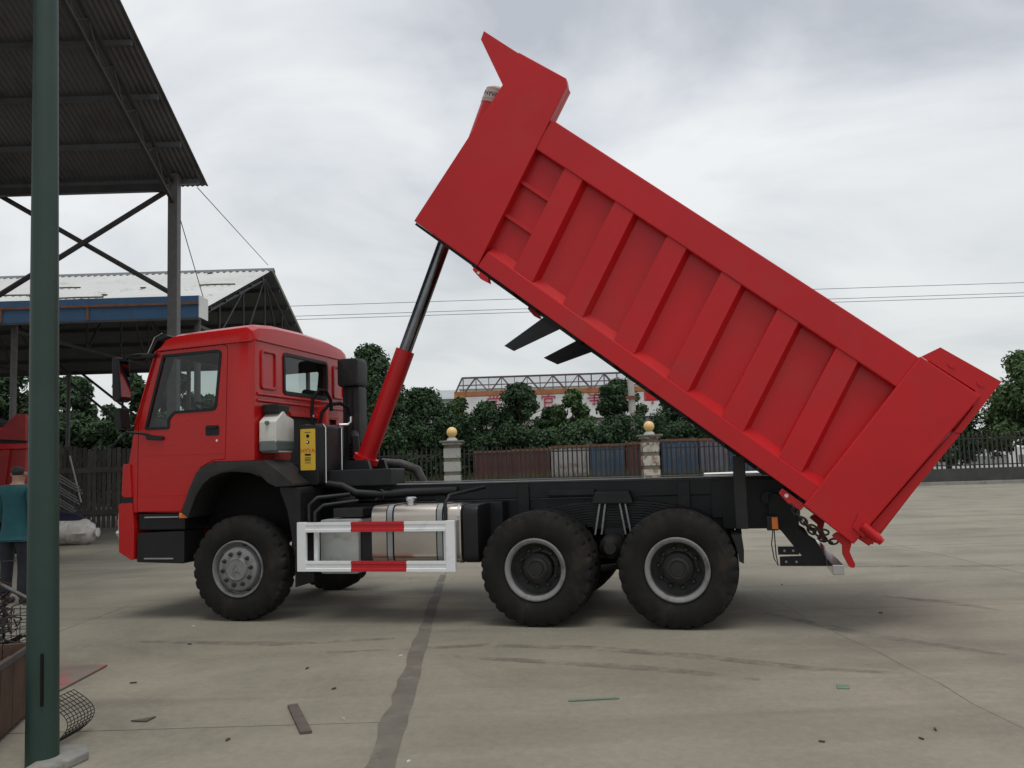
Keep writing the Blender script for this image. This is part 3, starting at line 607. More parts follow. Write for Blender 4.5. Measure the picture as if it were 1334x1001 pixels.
# sun visor
MB().prism(rpoly([(-5.47,3.10),(-5.56,3.13),(-5.66,3.10),(-5.745,2.93),(-5.72,2.92),(-5.64,3.06),(-5.55,3.09)], .02, 3), .12, 2.38).build('sun_visor', 'black', CAB, smooth=40)
MB().path([(-5.575,.115,3.14),(-5.665,.115,3.10),(-5.75,.115,2.93)], .006, 6).build('visor_edge', 'chrome', CAB)
wsq = [(-5.885+.012,2.15),(-5.885+.02,2.15),(-5.60+.02,2.91),(-5.60+.012,2.91)]
MB().add([(-5.873,.34,2.15),(-5.873,2.16,2.15),(-5.588,2.16,2.91),(-5.588,.34,2.91)], [(0,1,2,3)]).build('windscreen', 'glass', CAB)
wso = [(-5.905,.30,2.12),(-5.905,2.20,2.12),(-5.60,2.20,2.93),(-5.60,.30,2.93)]
MB().path(wso, .032, 6, closed=True).build('windscreen_seal', 'black', CAB)
# back wall pressings
def yzring(pa, pb, s0, s1):
    b = MB(); b.ring(pa, pb, s0, s1); b.v = [(y, x, z) for x, y, z in b.v]; return b
rw = rpoly([(.716,2.458),(1.784,2.458),(1.784,2.902),(.716,2.902)], .05, 4)
yzring(offset(rw, .022), offset(rw, -.02), -4.418, -4.385).build('rear_window_seal', 'black', CAB, bevel=.004)
MB().add([(-4.402,p[0],p[1]) for p in offset(rw,-.015)], [tuple(range(len(rw)))]).build('rear_window_pane', 'glass', CAB)
for t0, t1 in ((.205,.535),(1.965,2.295)):
    rp = rpoly([(t0,2.462),(t1,2.462),(t1,2.905),(t0,2.905)], .055, 4)
    yzring(rp, offset(rp, -.035), -4.402, -4.382).build('pressed_panel', 'cabred', CAB, bevel=.008, smooth=50)
for z, r in ((2.405,.020),(2.335,.020)):
    MB().path([(-4.40,.13,z),(-4.40,2.37,z)], r, 10).build('pressed_bead', 'cabred', CAB, smooth=60)
MB().box(-4.402,-4.385,.11,2.39,2.988,3.006).build('roof_seam', 'cabred', CAB, bevel=.005)
MB().box(-4.402,-4.380,.84,2.08,2.19,2.24).build('tunnel_edge', 'cabred', CAB, bevel=.006)
MB().box(-4.46,-4.445,.80,2.1,1.5,2.24).build('tunnel_panel', 'black', CAB)
# interior
for t in (.45, 1.6):
    MB().prism(rpoly([(-4.98,1.7),(-4.62,1.7),(-4.50,2.55),(-4.64,2.58),(-4.76,1.98),(-5.15,2.0),(-5.18,1.86)], .05, 3), t, t+.5).build('seat', 'seat', CAB, bevel=.03, smooth=50)
MB().prism([(-5.90,1.7),(-5.86,2.08),(-5.70,2.20),(-5.50,2.10),(-5.50,1.7)], .14, 2.36).build('dashboard', 'seat', CAB, bevel=.02)
cw = Vector((-5.30,.68,2.27)); dw = Vector((.5,0,.87)); uw = Vector((0,1,0)); vw = dw.cross(uw)
MB().path([cw+uw*.23*math.cos(k*math.pi/16)+vw*.23*math.sin(k*math.pi/16) for k in range(32)], .018, 8, closed=True).path([cw-uw*.22,cw+uw*.22],.015,6).path([cw, cw-dw*.35],.03,8).build('steering_wheel', 'ink', CAB, smooth=60)
MB().prism([(-5.50,1.99),(-5.40,1.99),(-5.40,2.2),(-5.47,2.2)], .70, .90).build('instrument_pod', 'ink', CAB)
# front grille, bumper, lamps, steps
MB().prism([(-6.0,1.30),(-5.98,1.18),(-5.99,1.66),(-5.97,1.9),(-5.94,1.9)], .25, 2.25).build('front_grille', 'black', CAB)
BP = MB().prism(rpoly([(-6.075,1.255),(-5.905,1.265),(-5.872,.99),(-5.874,.645),(-5.905,.640),(-6.065,.725)], .025, 3), .06, 2.44).build('front_bumper', 'cabred', TR, bevel=.012)
MB().prism([(-6.03,1.32),(-5.90,1.32),(-5.90,1.257),(-6.03,1.257)], .075, 2.425).build('bumper_gap_panel', 'black', TR)
for t in (.075, 2.195):
    MB().box(-6.095,-6.055,t,t+.23,.86,1.16).build('headlamp', 'clear', BP, bevel=.02)
    MB().box(-6.125,-6.075,t+.02,t+.15,1.0,1.08).build('indicator_lamp', 'guardred', BP, bevel=.012)
    MB().path([(-6.05,t+.02,.93),(-6.12,t+.05,.93)], .035, 10).build('fog_lamp', 'clear', BP, smooth=40)
for far in (False, True):
    a, b = mt(.10, .55, far)
    ST = MB().box(-5.850,-5.26,a,b,.96,1.14).build('step_housing', 'black', TR, bevel=.015)
    a, b = mt(.075, .45, far)
    MB().prism(rpoly([(-5.845,.615),(-5.25,.60),(-5.25,.95),(-5.835,.93)], .02, 3), a, b).build('lower_step', 'black', ST, bevel=.012)
    a, b = mt(.055, .2, far)
    MB().box(-5.74,-5.31,a,b,1.095,1.108).build('step_tread', 'palebar', ST, bevel=.002)
    MB().box(-5.74,-5.38,a,b,.648,.662).build('step_tread', 'palebar', ST, bevel=.002)
    a, b = mt(.04, .09, far)
    MB().box(-5.295,-5.195,a,b,1.088,1.146).build('side_marker', 'amber', TR, bevel=.01)
    a, b = mt(.12, .3, far)
    MB().path([(-5.20,(a+b)/2,.66),(-5.05,(a+b)/2,.66)], .045, 10).build('spring_hanger', 'hub', TR)
    # wheel arch
    aout = [(-5.255,1.147),(-5.235,1.19),(-5.165,1.39),(-5.075,1.575),(-5.01,1.632),(-4.90,1.676),(-4.72,1.684),(-4.27,1.684),(-4.24,1.678)]
    ain = [(-5.165,1.09),(-5.15,1.15),(-5.075,1.32),(-4.985,1.45),(-4.90,1.515),(-4.78,1.56),(-4.64,1.575),(-4.42,1.555),(-4.30,1.51)]
    a, b = mt(.022, .50, far)
    FN = MB().prism(aout+ain[::-1], a, b).build('wheel_arch', 'fender', TR, bevel=.01, smooth=35)
    a, b = mt(.012, .50, far)
    MB().prism([(-4.262,1.687),(-4.235,1.687),(-3.90,1.435),(-3.895,1.405),(-4.11,1.40),(-4.20,1.44),(-4.32,1.545)], a, b).build('arch_rear_corner', 'fender', FN, bevel=.01)
    a, b = mt(.05, .50, far)
    MB().prism(rpoly([(-4.10,1.399),(-3.86,1.39),(-3.845,1.33),(-3.855,.74),(-3.92,.70),(-4.00,1.15)], .03, 3), a, b).build('arch_rear_panel', 'black', FN, bevel=.012)
    a, b = mt(.07, .46, far)
    MB().box(-3.925,-3.91,a,b,.36,.76).build('mudflap', 'black', FN)
    MB().prism([(-5.25,.95),(-5.20,1.2),(-5.0,1.62),(-4.9,1.68),(-4.25,1.68),(-3.9,1.40),(-3.9,.95)], *mt(.503, .53, far)).build('arch_shade_panel', 'ink', FN)  # black sheet added to paint the dark shade inside the arch
# --- behind the cab: coolant bottle, oil tank, hoses, intake
bt = MB().prism(rpoly([(.13,1.80),(.20,1.765),(.48,1.765),(.52,1.80),(.52,2.13),(.36,2.17),(.30,2.22),(.24,2.17),(.13,2.10)], .03, 3), -4.372, -4.17, 'yz')
CB = bt.build('coolant_bottle', 'bottle', TR, bevel=.02, smooth=50)
MB().box(-4.377,-4.166,.126,.524,1.775,1.90).build('coolant_fill', 'coolant', CB, bevel=.022)
for k in range(6): MB().box(-4.36+k*.033,-4.35+k*.033,.1265,.131,1.92,2.09).build('bottle_ridge', 'bottle', CB)
MB().path([(-4.27,.10,2.085),(-4.27,.15,2.085)], .022, 10).build('filler_cap', 'greenscrap', CB)
MB().box(-4.378,-4.19,.20,.46,2.19,2.29).build('bottle_bracket', 'black', TR, bevel=.015)
OT = MB().prism(rpoly([(-4.035,1.40),(-3.785,1.40),(-3.785,2.055),(-4.035,2.055)], .04, 4), .35, .98).build('oil_tank', 'black', TR, bevel=.015, smooth=40)
LB = MB().prism(rpoly([(-3.998,1.565),(-3.822,1.565),(-3.822,2.012),(-3.998,2.012)], .012, 3), .342, .3485).build('oil_tank_label', 'yellow', OT)
def lm(s, z, t=.3405): 
    m_ = Matrix.Rotation(math.pi/2, 4, 'X'); m_.translation = (s, t, z); return m_
text_mesh('label_lettering', 'HYVA', .066, 'redink', OT, lm(-3.91,1.775))
MB().box(-3.945,-3.875,.3395,.3418,1.722,1.742).build('label_line', 'ink', OT)
for z, r in ((1.935,.019),(1.868,.019)): MB().prism([(-3.91+r*math.cos(q*math.pi/8), z+r*math.sin(q*math.pi/8)) for q in range(16)], .3395, .3418).build('label_dot', 'ink', OT)
MB().prism([(-3.915+.010*math.cos(q*math.pi/8), 1.870+.010*math.sin(q*math.pi/8)) for q in range(16)], .338, .3394).build('label_dot', 'whiteink', OT)
for z in (1.975,1.70,1.684,1.668,1.645): MB().box(-3.945,-3.875,.3395,.3418,z-.003,z+.003).build('label_line', 'ink', OT)
for t in (.50, .90):
    MB().path([(-3.778,t,1.42),(-3.778,t,2.03),(-3.80,t,2.062),(-4.02,t,2.063)], .010, 6).build('tank_strap', 'chrome', OT)
for z in (1.58, 1.85): MB().box(-3.786,-3.780,.53,.87,z-.004,z+.004).build('tank_seam', 'hub', OT)
MB().path([(-3.92,.48,2.05),(-3.93,.48,2.22),(-3.925,.50,2.36),(-3.88,.56,2.45),(-3.83,.63,2.44),(-3.80,.68,2.34),(-3.80,.70,2.22)], .021, 8).build('hydraulic_hose', 'ink', TR, smooth=60)
MB().path([(-3.90,.60,2.05),(-3.88,.62,2.20),(-3.82,.68,2.29),(-3.73,.78,2.31),(-3.67,.86,2.26),(-3.65,.88,2.16)], .021, 8).build('hydraulic_hose', 'ink', TR, smooth=60)
MB().path([(-3.65,.88,2.16),(-3.65,.88,2.10),(-3.68,.86,2.065),(-3.76,.80,2.065)], .017, 8).build('hose_fitting', 'chrome', TR, smooth=60)
MB().path([(-3.92,.48,2.06),(-3.922,.48,2.17)], .017, 8).build('hose_fitting', 'chrome', TR, smooth=60)
MB().prism(rpoly([(-4.27,2.60),(-3.985,2.60),(-3.985,2.96),(-4.27,2.96)], .05, 4), 1.82, 2.14).build('air_intake_head', 'fender', TR, bevel=.03, smooth=40)
ai = MB().box(-4.22,-3.985,1.86,2.10,1.45,2.60).build('air_intake_duct', 'fender', TR, bevel=.03, smooth=40)
for s in (-4.16,-4.08): MB().box(s-.012,s+.012,1.85,1.86,1.8,2.58).build('duct_ridge', 'black', ai)
MB().path([(-4.05,1.85,2.0),(-4.0,1.75,1.95),(-3.98,1.75,1.7)], .05, 8).build('intake_clamp', 'hub', TR)
for k in range(8):
    MB().path([(-4.05+.11*math.cos(q*math.pi/6), 1.95+.11*math.sin(q*math.pi/6), 1.55+k*.045) for q in range(12)], .018, 6, closed=True).build('bellows_ring', 'ink', TR)
MB().box(-4.1,-4.0,.95,1.05,1.5,2.3).build('lock_post', 'cabred', TR, bevel=.01)
MB().box(-3.82,-3.05,.58,.80,1.375,1.555).build('platform_box', 'frame', TR, bevel=.012)
MB().path([(-3.75,2.0,1.62),(-3.5,2.0,1.60),(-3.28,2.0,1.52),(-3.2,2.0,1.35)], .06, 10).build('far_tool_cover', 'dish', TR, smooth=60)
# pipes along the rail
MB().path([(-3.9,.55,1.42),(-3.6,.55,1.38),(-3.45,.56,1.30),(-3.2,.60,1.28),(-2.9,.68,1.29),(-2.35,.74,1.30)], .045, 10).build('air_pipe', 'black', TR, smooth=60)
MB().lathe([(.053,-.03),(.053,.03)], 12, (-3.18,.60,1.28)).build('pipe_clamp', 'palebar', TR)
MB().path([(-3.82,.18,.95),(-3.82,.18,1.2),(-3.76,.25,1.27),(-3.5,.50,1.29)], .022, 8).build('guard_tube', 'frame', TR, smooth=60)
MB().path([(-3.76,.20,.95),(-3.76,.20,1.12),(-3.70,.28,1.19),(-3.4,.50,1.22)], .020, 8).build('guard_tube', 'frame', TR, smooth=60)
MB().path([(-2.27,.09,.98),(-2.27,.09,1.20),(-2.24,.14,1.27),(-2.0,.6,1.33)], .020, 8).build('guard_tube', 'frame', TR, smooth=60)
# battery box / air tank
MB().prism(rpoly([(-3.70,.48),(-3.265,.48),(-3.265,1.04),(-3.70,1.04)], .03, 3), .20, .62).build('battery_box', 'greybox', TR, bevel=.02, smooth=40)
MB().box(-3.60,-3.26,.30,.66,1.055,1.15).build('battery_box_lid', 'hub', TR, bevel=.01)
MB().box(-3.26,-3.07,.24,.7,.60,1.0).build('bracket_box', 'frame', TR, bevel=.01)
# fuel tank
sec = rpoly([(.10,.60),(.62,.60),(.62,1.18),(.10,1.18)], .11, 6)
FT = MB().prism(sec, -3.075, -2.115, 'yz').build('fuel_tank', 'alu', TR, bevel=.012, smooth=40)
for s in (-2.87, -2.335):
    yz = yzring(offset(sec, .008), offset(sec, -.004), s-.027, s+.027); yz.build('tank_strap', 'palebar', FT)
    for d in (-.034, .034): yzring(offset(sec, .004), offset(sec, -.002), s+d-.006, s+d+.006).build('strap_rubber', 'ink', FT)
yzring(offset(sec, .006), offset(sec, -.004), -2.15, -2.125).build('tank_rim', 'chrome', FT)
MB().lathe([(.045,0),(.045,.045),(.062,.047),(.062,.072),(.045,.086),(.0,.088)], 20, (-2.715,.30,1.172), 'z').build('fuel_filler_cap', 'chrome', FT, smooth=40)
MB().prism(rpoly([(.08,.60),(.66,.60),(.66,1.175),(.08,1.175)], .10, 5), -2.09, -1.93, 'yz').build('battery_cover', 'black', TR, bevel=.02, smooth=40)
MB().box(-2.09,-1.80,.55,.80,.62,1.18).build('air_tank_bracket', 'frame', TR, bevel=.01)
MB().box(-1.885,-1.875,.30,.33,.42,.62).build('hanging_strap', 'greybox', TR)
# side guard
SGp = MB().box(-3.866,-3.768,.0,.045,.526,1.03).build('side_guard', 'white', TR, bevel=.006)
MB().box(-2.245,-2.148,.0,.045,.526,1.03).build('guard_upright', 'white', SGp, bevel=.006)
for z0, z1, r0_, r1_ in ((.926,1.026,-3.262,-2.682),(.528,.632,-3.265,-2.664)):
    for s0, s1, m in ((-3.768,r0_,'white'),(r0_,r1_,'guardred'),(r1_,-2.245,'white')):
        MB().prism([(.004,z0),(.004,z0+.028),(.012,z0+.034),(.012,z1-.034),(.004,z1-.028),(.004,z1),(.045,z1),(.045,z0)], s0, s1, 'yz').build('guard_rail', m, SGp)
for s in (-3.69, -2.27):
    MB().box(s-.022,s+.022,.075,.12,.60,1.0).build('guard_stay', 'white', SGp, bevel=.004)
# far side tank and box
MB().prism([(2.5-y, z) for y, z in sec], -3.4, -2.2, 'yz').build('air_reservoir', 'hub', TR, bevel=.01, smooth=40)

# ------------------------------------------------------------------ corrugated sheds
def corrugated(x0, x1, ya, za, yb, zb, period, amp, name, m, parent, rows=1):
    n = int((x1-x0)/period*6); V = []; F = []; sl = Vector((0, yb-ya, zb-za)).normalized(); nr = Vector((1,0,0)).cross(sl)
    if nr.z < 0: nr = -nr
    for r in range(rows+1):
        t = r/rows
        for i in range(n+1):
            x = x0+(x1-x0)*i/n; p = Vector((x, ya+(yb-ya)*t, za+(zb-za)*t)) + nr*amp*math.sin(2*math.pi*(x-x0)/period); V.append(p)
    for r in range(rows):
        for i in range(n): F.append((r*(n+1)+i, r*(n+1)+i+1, (r+1)*(n+1)+i+1, (r+1)*(n+1)+i))
    return MB().add(V, F).build(name, m, parent, smooth=80)
# near shed
S1 = empty('open_shed', 'tall open steel shed with dark grey corrugated roof and crossed wind braces', 'shed', (-6.2,15.65,0))
def P1(x, y, z): return (x+6.2, y-15.65, z)
EY, EZ, RY, RZ, XR, XL, NY = 16.0, 7.01, 9.1, 10.06, -5.69, -18.0, 2.2
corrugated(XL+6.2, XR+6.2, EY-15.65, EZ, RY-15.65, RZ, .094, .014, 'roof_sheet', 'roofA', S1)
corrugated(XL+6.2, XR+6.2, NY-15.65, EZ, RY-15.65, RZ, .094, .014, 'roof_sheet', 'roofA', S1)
sl = (RZ-EZ)/(EY-RY)
def roofz(y): return EZ + (EY-y)*sl if y > RY else EZ + (y-NY)*sl
for y in [15.78,14.9,13.9,12.9,11.9,10.9,9.9,8.2,7.1,6,4.9,3.8,2.7]:
    z = roofz(y)-.03; MB().box(XL+6.2, XR+6.1, y-.03-15.65, y+.03-15.65, z-.10, z-.012).build('purlin', 'roofA', S1)
MB().box(XL+6.2, -6.28+6.2, -.05, .05, EZ-.20, EZ-.06).build('eave_beam', 'steel', S1)
for x in (-6.2, -9.85, -13.5, -17.1):
    for y in (15.65, 2.6): MB().box(x+6.2-.09, x+6.2+.09, y-15.65-.09, y-15.65+.09, 0, roofz(y)-.04).build('post', 'post', S1, bevel=.008)
    for ya, yb in ((15.6,RY),(2.7,RY)):
        MB().tube(P1(x,ya,roofz(ya)-.22), P1(x,yb,RZ-.22), .04, 4).build('rafter_chord', 'steel', S1); MB().tube(P1(x,ya,roofz(ya)-.62), P1(x,yb,RZ-.62), .04, 4).build('rafter_chord', 'steel', S1)
        for k in range(8):
            y0 = ya+(yb-ya)*k/8; y1 = ya+(yb-ya)*(k+.5)/8; y2 = ya+(yb-ya)*(k+1)/8
            MB().tube(P1(x,y0,roofz(y0)-.22), P1(x,y1,roofz(y1)-.62), .022, 6).build('rafter_web', 'steel', S1); MB().tube(P1(x,y1,roofz(y1)-.62), P1(x,y2,roofz(y2)-.22), .022, 6).build('rafter_web', 'steel', S1)
for x0, x1 in ((-6.2,-9.85),(-13.5,-17.1)):
    MB().tube(P1(x0-.06,15.76,6.93), P1(x1,15.76,4.75), .05, 6).build('wind_brace', 'steel', S1)
    MB().tube(P1(x0-.06,15.86,4.87), P1(x1,15.86,7.05), .05, 6).build('wind_brace', 'steel', S1)
# stay cables from the shed corner
for i, (p, q) in enumerate((((-5.9,16.0,6.98),(-6.72,23.6,7.25)),((-6.2,15.7,6.6),(-6.62,18.3,5.33)))):
    tag(MB().tube(p, q, .009, 5).build('stay_cable', 'wire'), ['thin stay cable running from shed corner to far ridge', 'thin stay cable running from shed post down to blue fascia end'][i], 'cable')
# far shed
S2 = empty('gabled_shed', 'long open gabled shed with pale sheet roof and blue fascia', 'shed', (-6.6,18.2,0))
def P2(x, y, z): return (x+6.6, y-18.2, z)
E2, R2, Y1, Y2, Y3 = 5.02, 7.13, 18.2, 23.7, 29.1
corrugated(-20, 0, 0, E2, Y2-18.2, R2, .18, .018, 'roof_sheet', 'roofB', S2)
corrugated(-20, 0, Y3-18.2, E2, Y2-18.2, R2, .18, .018, 'roof_sheet', 'roofB', S2)
for ya, yb in ((.02,5.48),(10.88,5.52)): MB().add([(-20,ya,E2-.05),(-.02,ya,E2-.05),(-.02,yb,R2-.07),(-20,yb,R2-.07)], [(0,1,2,3)]).build('underside_shade_sheet', 'roofshade', S2)  # dark sheets added below the roof to paint its underside shade
MB().prism([(5.35,R2-.05),(5.5,R2+.06),(5.65,R2-.05),(5.5,R2+.02)], -20, .02, 'yz').build('ridge_cap', 'roofA', S2)
def r2z(y): return E2+(y-Y1)*(R2-E2)/(Y2-Y1) if y < Y2 else R2-(y-Y2)*(R2-E2)/(Y3-Y2)
for y in (18.9,19.9,20.9,21.9,22.9,24.5,25.4,26.3,27.2,28.1,28.9): MB().box(-20,-.05,y-18.23,y-18.17,r2z(y)-.16,r2z(y)-.04).build('purlin', 'steel', S2)
FA = MB().box(-20,-.02,-.16,-.10,4.84,5.31).build('fascia_panel', 'blue', S2)
MB().box(-20,-.02,-.19,-.162,5.12,5.17).build('fascia_rail', 'rust', FA)
MB().box(-20,-.02,-.18,-.05,4.79,4.835).build('fascia_rail', 'steel', FA)
for k in range(11): MB().box(-.55-k*1.85,-.50-k*1.85,-.185,-.162,4.84,5.12).build('fascia_stud', 'rust', FA)
MB().box(-.02,.0,-.16,.35,4.84,5.31).build('fascia_end', 'wallw', FA)
for x in (-6.85, -10.86, -14.9, -18.9, -22.9):
    for y in (18.6, 28.7): MB().path([P2(x,y,0), P2(x,y,5.0)], .07, 10).build('post', 'post', S2, smooth=40)
    MB().path([P2(x,18.6,4.75), P2(x,28.7,4.75)], .05, 4).path([P2(x,18.6,4.95), P2(x,Y2,R2-.25)], .045, 4).path([P2(x,28.7,4.95), P2(x,Y2,R2-.25)], .045, 4).build('truss', 'steel', S2)
    for y0, y1 in ((20,20),(20,21.8),(21.8,21.8),(21.8,Y2),(Y2,Y2),(25.5,25.5),(25.5,Y2),(27.2,27.2),(27.2,25.5)):
        MB().tube(P2(x,y0,4.76), P2(x,y1,r2z(y1)-.22), .03, 6).build('truss_web', 'steel', S2)
for x0, x1 in ((-10.86,-14.9),(-18.9,-22.9)):
    MB().tube(P2(x0,28.75,1.3), P2(x1,28.75,4.7), .045, 6).build('wind_brace', 'steel', S2); MB().tube(P2(x0,28.85,4.7), P2(x1,28.85,1.3), .045, 6).build('wind_brace', 'steel', S2)
    MB().tube(P2(x0+.8,28.65,1.4), P2(x1+.4,28.65,5.0), .045, 6).build('wind_brace', 'steel', S2)
rk = random.Random(9)
for k in range(60):
    x = rk.uniform(-19,-.5); y = rk.uniform(18.5,23.4)
    MB().box(x-rk.uniform(.03,.09),x+rk.uniform(.03,.09),y-18.2-.05,y-18.2+.05,r2z(y)+.015,r2z(y)+.04).build('fallen_leaf_clump', 'bark', S2)
for (x, y, l_) in ((-6.2,20.6,1.2),(-4.3,20.0,1.3),(-5.2,21.5,.9),(-1.2,21.3,.9),(-3.6,19.6,.6)):
    MB().path([(x,y-18.2,r2z(y)+.03),(x+l_*.5,y-18.2+.05,r2z(y+.05)+.03),(x+l_,y-18.2,r2z(y)+.03)], .02, 5).build('fallen_twig', 'bark', S2)

# ------------------------------------------------------------------ green pole and things at its foot
gp = empty('green_pole', 'tall dark green tapered steel pole standing on a concrete block', 'pole', (-2.665,4.915,0)); gp.rotation_euler = (0, R(-.75), 0)
MB().lathe([(.0,.0),(.086,.0),(.075,2.6),(.057,6.2),(.05,8.2),(0,8.2)], 28, axis='z').build('shaft', 'green', gp, smooth=40)
MB().box(.035,.047,-.0885,-.075,.34,.62).build('hatch_slot', 'ink', gp)
MB().path([(.0,0,7.9),(.3,0,8.3),(1.1,0,8.5)], .035, 8).build('lamp_arm', 'green', gp, smooth=60); MB().box(1.0,1.55,-.12,.12,8.44,8.56).build('lamp_head', 'greybox', gp, bevel=.03)
tag(MB().prism([(-2.66,4.70),(-2.50,4.76),(-2.44,4.98),(-2.52,5.12),(-2.66,5.12)], 0, .05, 'xy').build('concrete_footing', 'block', bevel=.012), 'mossy rough concrete footing block under the green pole', 'footing')
# wire mesh guard
wg = empty('wire_guard', 'small bent black wire mesh guard lying behind the green pole foot', 'wire guard', (-2.86,5.34,0), R(4)); wg.scale = (.8,.8,.92)
def arc(t): a = math.pi*(.05+.62*t); return (.02+.20*math.sin(a), .30-.30*t*1.0)
for k in range(9):
    y = -.12+k*.045
    MB().path([(.03+.16*math.sin(math.pi*t/12*.9)+.02*k*.3, y, .005+.27*(1-t/12)) for t in range(13)], .0032, 5).build('wire', 'iron', wg)
for t in range(0, 13, 1):
    MB().path([(.03+.16*math.sin(math.pi*t/12*.9)+.02*k*.3, -.12+k*.045, .005+.27*(1-t/12)) for k in range(9)], .0032, 5).build('wire', 'iron', wg)
MB().tube((.05,-.13,.0),(.12,-.13,.20),.012,6).build('stay', 'iron', wg)
MB().path([(-.05,-.12,.02),(.06,-.15,.03)], .02, 6).build('foot_bar', 'iron', wg)
# brown crate with scrap
cr_ = empty('wooden_crate', 'low brown plank crate heaped with scrap wire beside the green pole', 'crate', (-3.50,5.15,0), R(14))
for k in range(6):
    y = -.62+k*.235; MB().box(.36,.385,y,y+.226,.03,.47+random.uniform(-.006,.006)).build('plank', 'wood', cr_, bevel=.004)
    MB().box(-.385,-.36,y,y+.226,.03,.47).build('plank', 'wood', cr_, bevel=.004)
for k in range(4):
    x = -.36+k*.18; MB().box(x+.003,x+.177,-.645,-.62,.03,.46).build('plank', 'wood', cr_, bevel=.004); MB().box(x+.003,x+.177,.79,.815,.03,.46).build('plank', 'wood', cr_, bevel=.004)
MB().box(-.36,.36,-.62,.79,.03,.05).build('crate_floor', 'wood', cr_)
for z in (.44,): 
    MB().box(.386,.40,-.64,.81,z-.0,z+.035).build('rim_strip', 'scrap', cr_)
for i, (x, y, z, rz_) in enumerate(((0,-.25,.05,.2),(.02,.25,.05,-.3),(.0,.02,.30,.9),(-.12,1.15,.22,1.4),(-.32,1.3,.5,2.0))):
    w = empty('scrap_wire_bundle', ['tangled black wire bundle heaped at the front of the brown crate', 'tangled black wire bundle heaped at the back of the brown crate', 'tangled grey wire bundle on top of the other scrap in brown crate','tangled dark wire bundle filling the bottom of the wire trolley','tangled dark wire bundle piled highest in the wire trolley'][i], 'scrap', (-3.52+x-.2*y,5.15+y,z), rz_)
    q = random.Random(20+i); b = MB()
    for k in range(46):
        lim = .23 if i < 3 else .3; p = Vector((q.uniform(-.2,.2), q.uniform(-.24,.24), q.uniform(.03,.34))); pts = [p]
        for m_ in range(4): pts.append(Vector((max(-lim,min(lim,pts[-1].x+q.uniform(-.18,.18))), max(-lim,min(lim,pts[-1].y+q.uniform(-.18,.18))), max(.02,min(.44,pts[-1].z+q.uniform(-.1,.1))))))
        b.path(pts, q.choice((.004,.007,.011)), 5)
    b.build('wire_tangle', 'scrap' if i == 2 else 'iron', w)
bk = empty('wire_trolley', 'grey tubular wire trolley with sloping handle behind the brown crate', 'trolley', (-3.80,6.35,0), R(-6))
for y in (-.25,.25):
    MB().path([(-.5,y,.95),(.10,y,.66),(.16,y,.60),(.16,y,.06)], .017, 8).build('side_tube', 'scrap', bk, smooth=60); MB().path([(-.5,y,.06),(-.5,y,.95)], .017, 8).build('side_tube', 'scrap', bk, smooth=60)
for k in range(9):
    z = .2+k*.05; MB().path([(-.5,-.25,z),(.16,-.25,z),(.16,.25,z),(-.5,.25,z)], .004, 5).build('basket_wire', 'scrap', bk)
for k in range(10):
    x = -.48+k*.07; MB().path([(x,-.25,.62),(x,-.25,.2),(x,.25,.2),(x,.25,.62)], .004, 5).build('basket_wire', 'scrap', bk)
for p in ((-.5,-.25),(-.5,.25),(.16,-.25),(.16,.25)): MB().lathe([(0,-.02),(.05,-.02),(.05,.02),(0,.02)], 12, (p[0],p[1],.05)).build('caster', 'ink', bk)
# flat things on the slabs
tag(MB().prism([(-4.05,6.55),(-3.46,6.56),(-3.30,7.02),(-3.50,7.36),(-4.25,7.30)][0:1]+[(-3.41,6.46),(-3.43,7.30),(-4.3,7.36)], .006, .018, 'xy').build('painted_board', 'pinkboard'), 'faded pink painted board lying flat on the concrete by the green pole', 'board')
tag(MB().prism([(-.034,-.32),(.036,-.33),(.03,.33),(-.036,.325)], .004, .018, 'xy').build('plank_offcut', 'plank', loc=(-1.42,5.63,0), rot=(0,0,R(21))), 'short weathered plank offcut lying alone on the concrete', 'plank')
tag(MB().prism([(-.06,-.03),(.05,-.05),(.07,.05),(.0,.0)], .004, .012, 'xy').build('cardboard_scrap', 'plank', loc=(-2.46,5.72,0)), 'torn brown cardboard scrap on the concrete near the wire guard', 'scrap')
tag(MB().prism([(-.17,-.012),(.17,.0),(.17,.03),(-.17,.012)], .004, .010, 'xy').build('green_strip', 'greenscrap', loc=(.48,5.86,0), rot=(0,0,R(3))), 'pale green flattened strip lying on open concrete', 'strip')
tag(MB().prism([(-.05,-.045),(.03,-.06),(.06,.02),(-.02,.05)], .003, .008, 'xy').build('green_scrap', 'greenscrap', loc=(2.18,6.0,0)), 'small green scrap on concrete beside the long slab joint', 'scrap')
lit = random.Random(31); Lb = {0:'tiny white paper scrap littering the concrete',1:'tiny dark wood chip littering the concrete'}
for (px, py, kk) in [(-1.13,5.60,0),(-1.0,7.35,0),(-.62,4.78,0),(-1.35,6.35,1),(-3.35,9.0,0),(-2.95,6.7,1),(-1.7,7.0,1),(1.65,4.9,1),(3.2,10.6,1),(3.55,8.6,1),(2.2,4.9,1),(2.35,5.05,1),(-1.75,5.25,1),(-1.0,11.6,0),(-1.5,12.2,0),(-.9,12.0,0),(-3.05,8.1,1),(4.3,6.7,1)]:
    a = lit.uniform(.012,.026); c = lit.uniform(.3,.8)
    tag(MB().prism([(-a,-a*c*.5),(a*.7,-a*c*.6),(a,a*c*.5),(-a*.3,a*c*.6)], .003, .012, 'xy').build('litter_scrap', 'paper' if kk == 0 else 'bark', loc=(px,py,0), rot=(0,0,lit.uniform(0,6))), Lb[kk], 'litter', ['white scraps on the concrete','dark chips on the concrete'][kk])

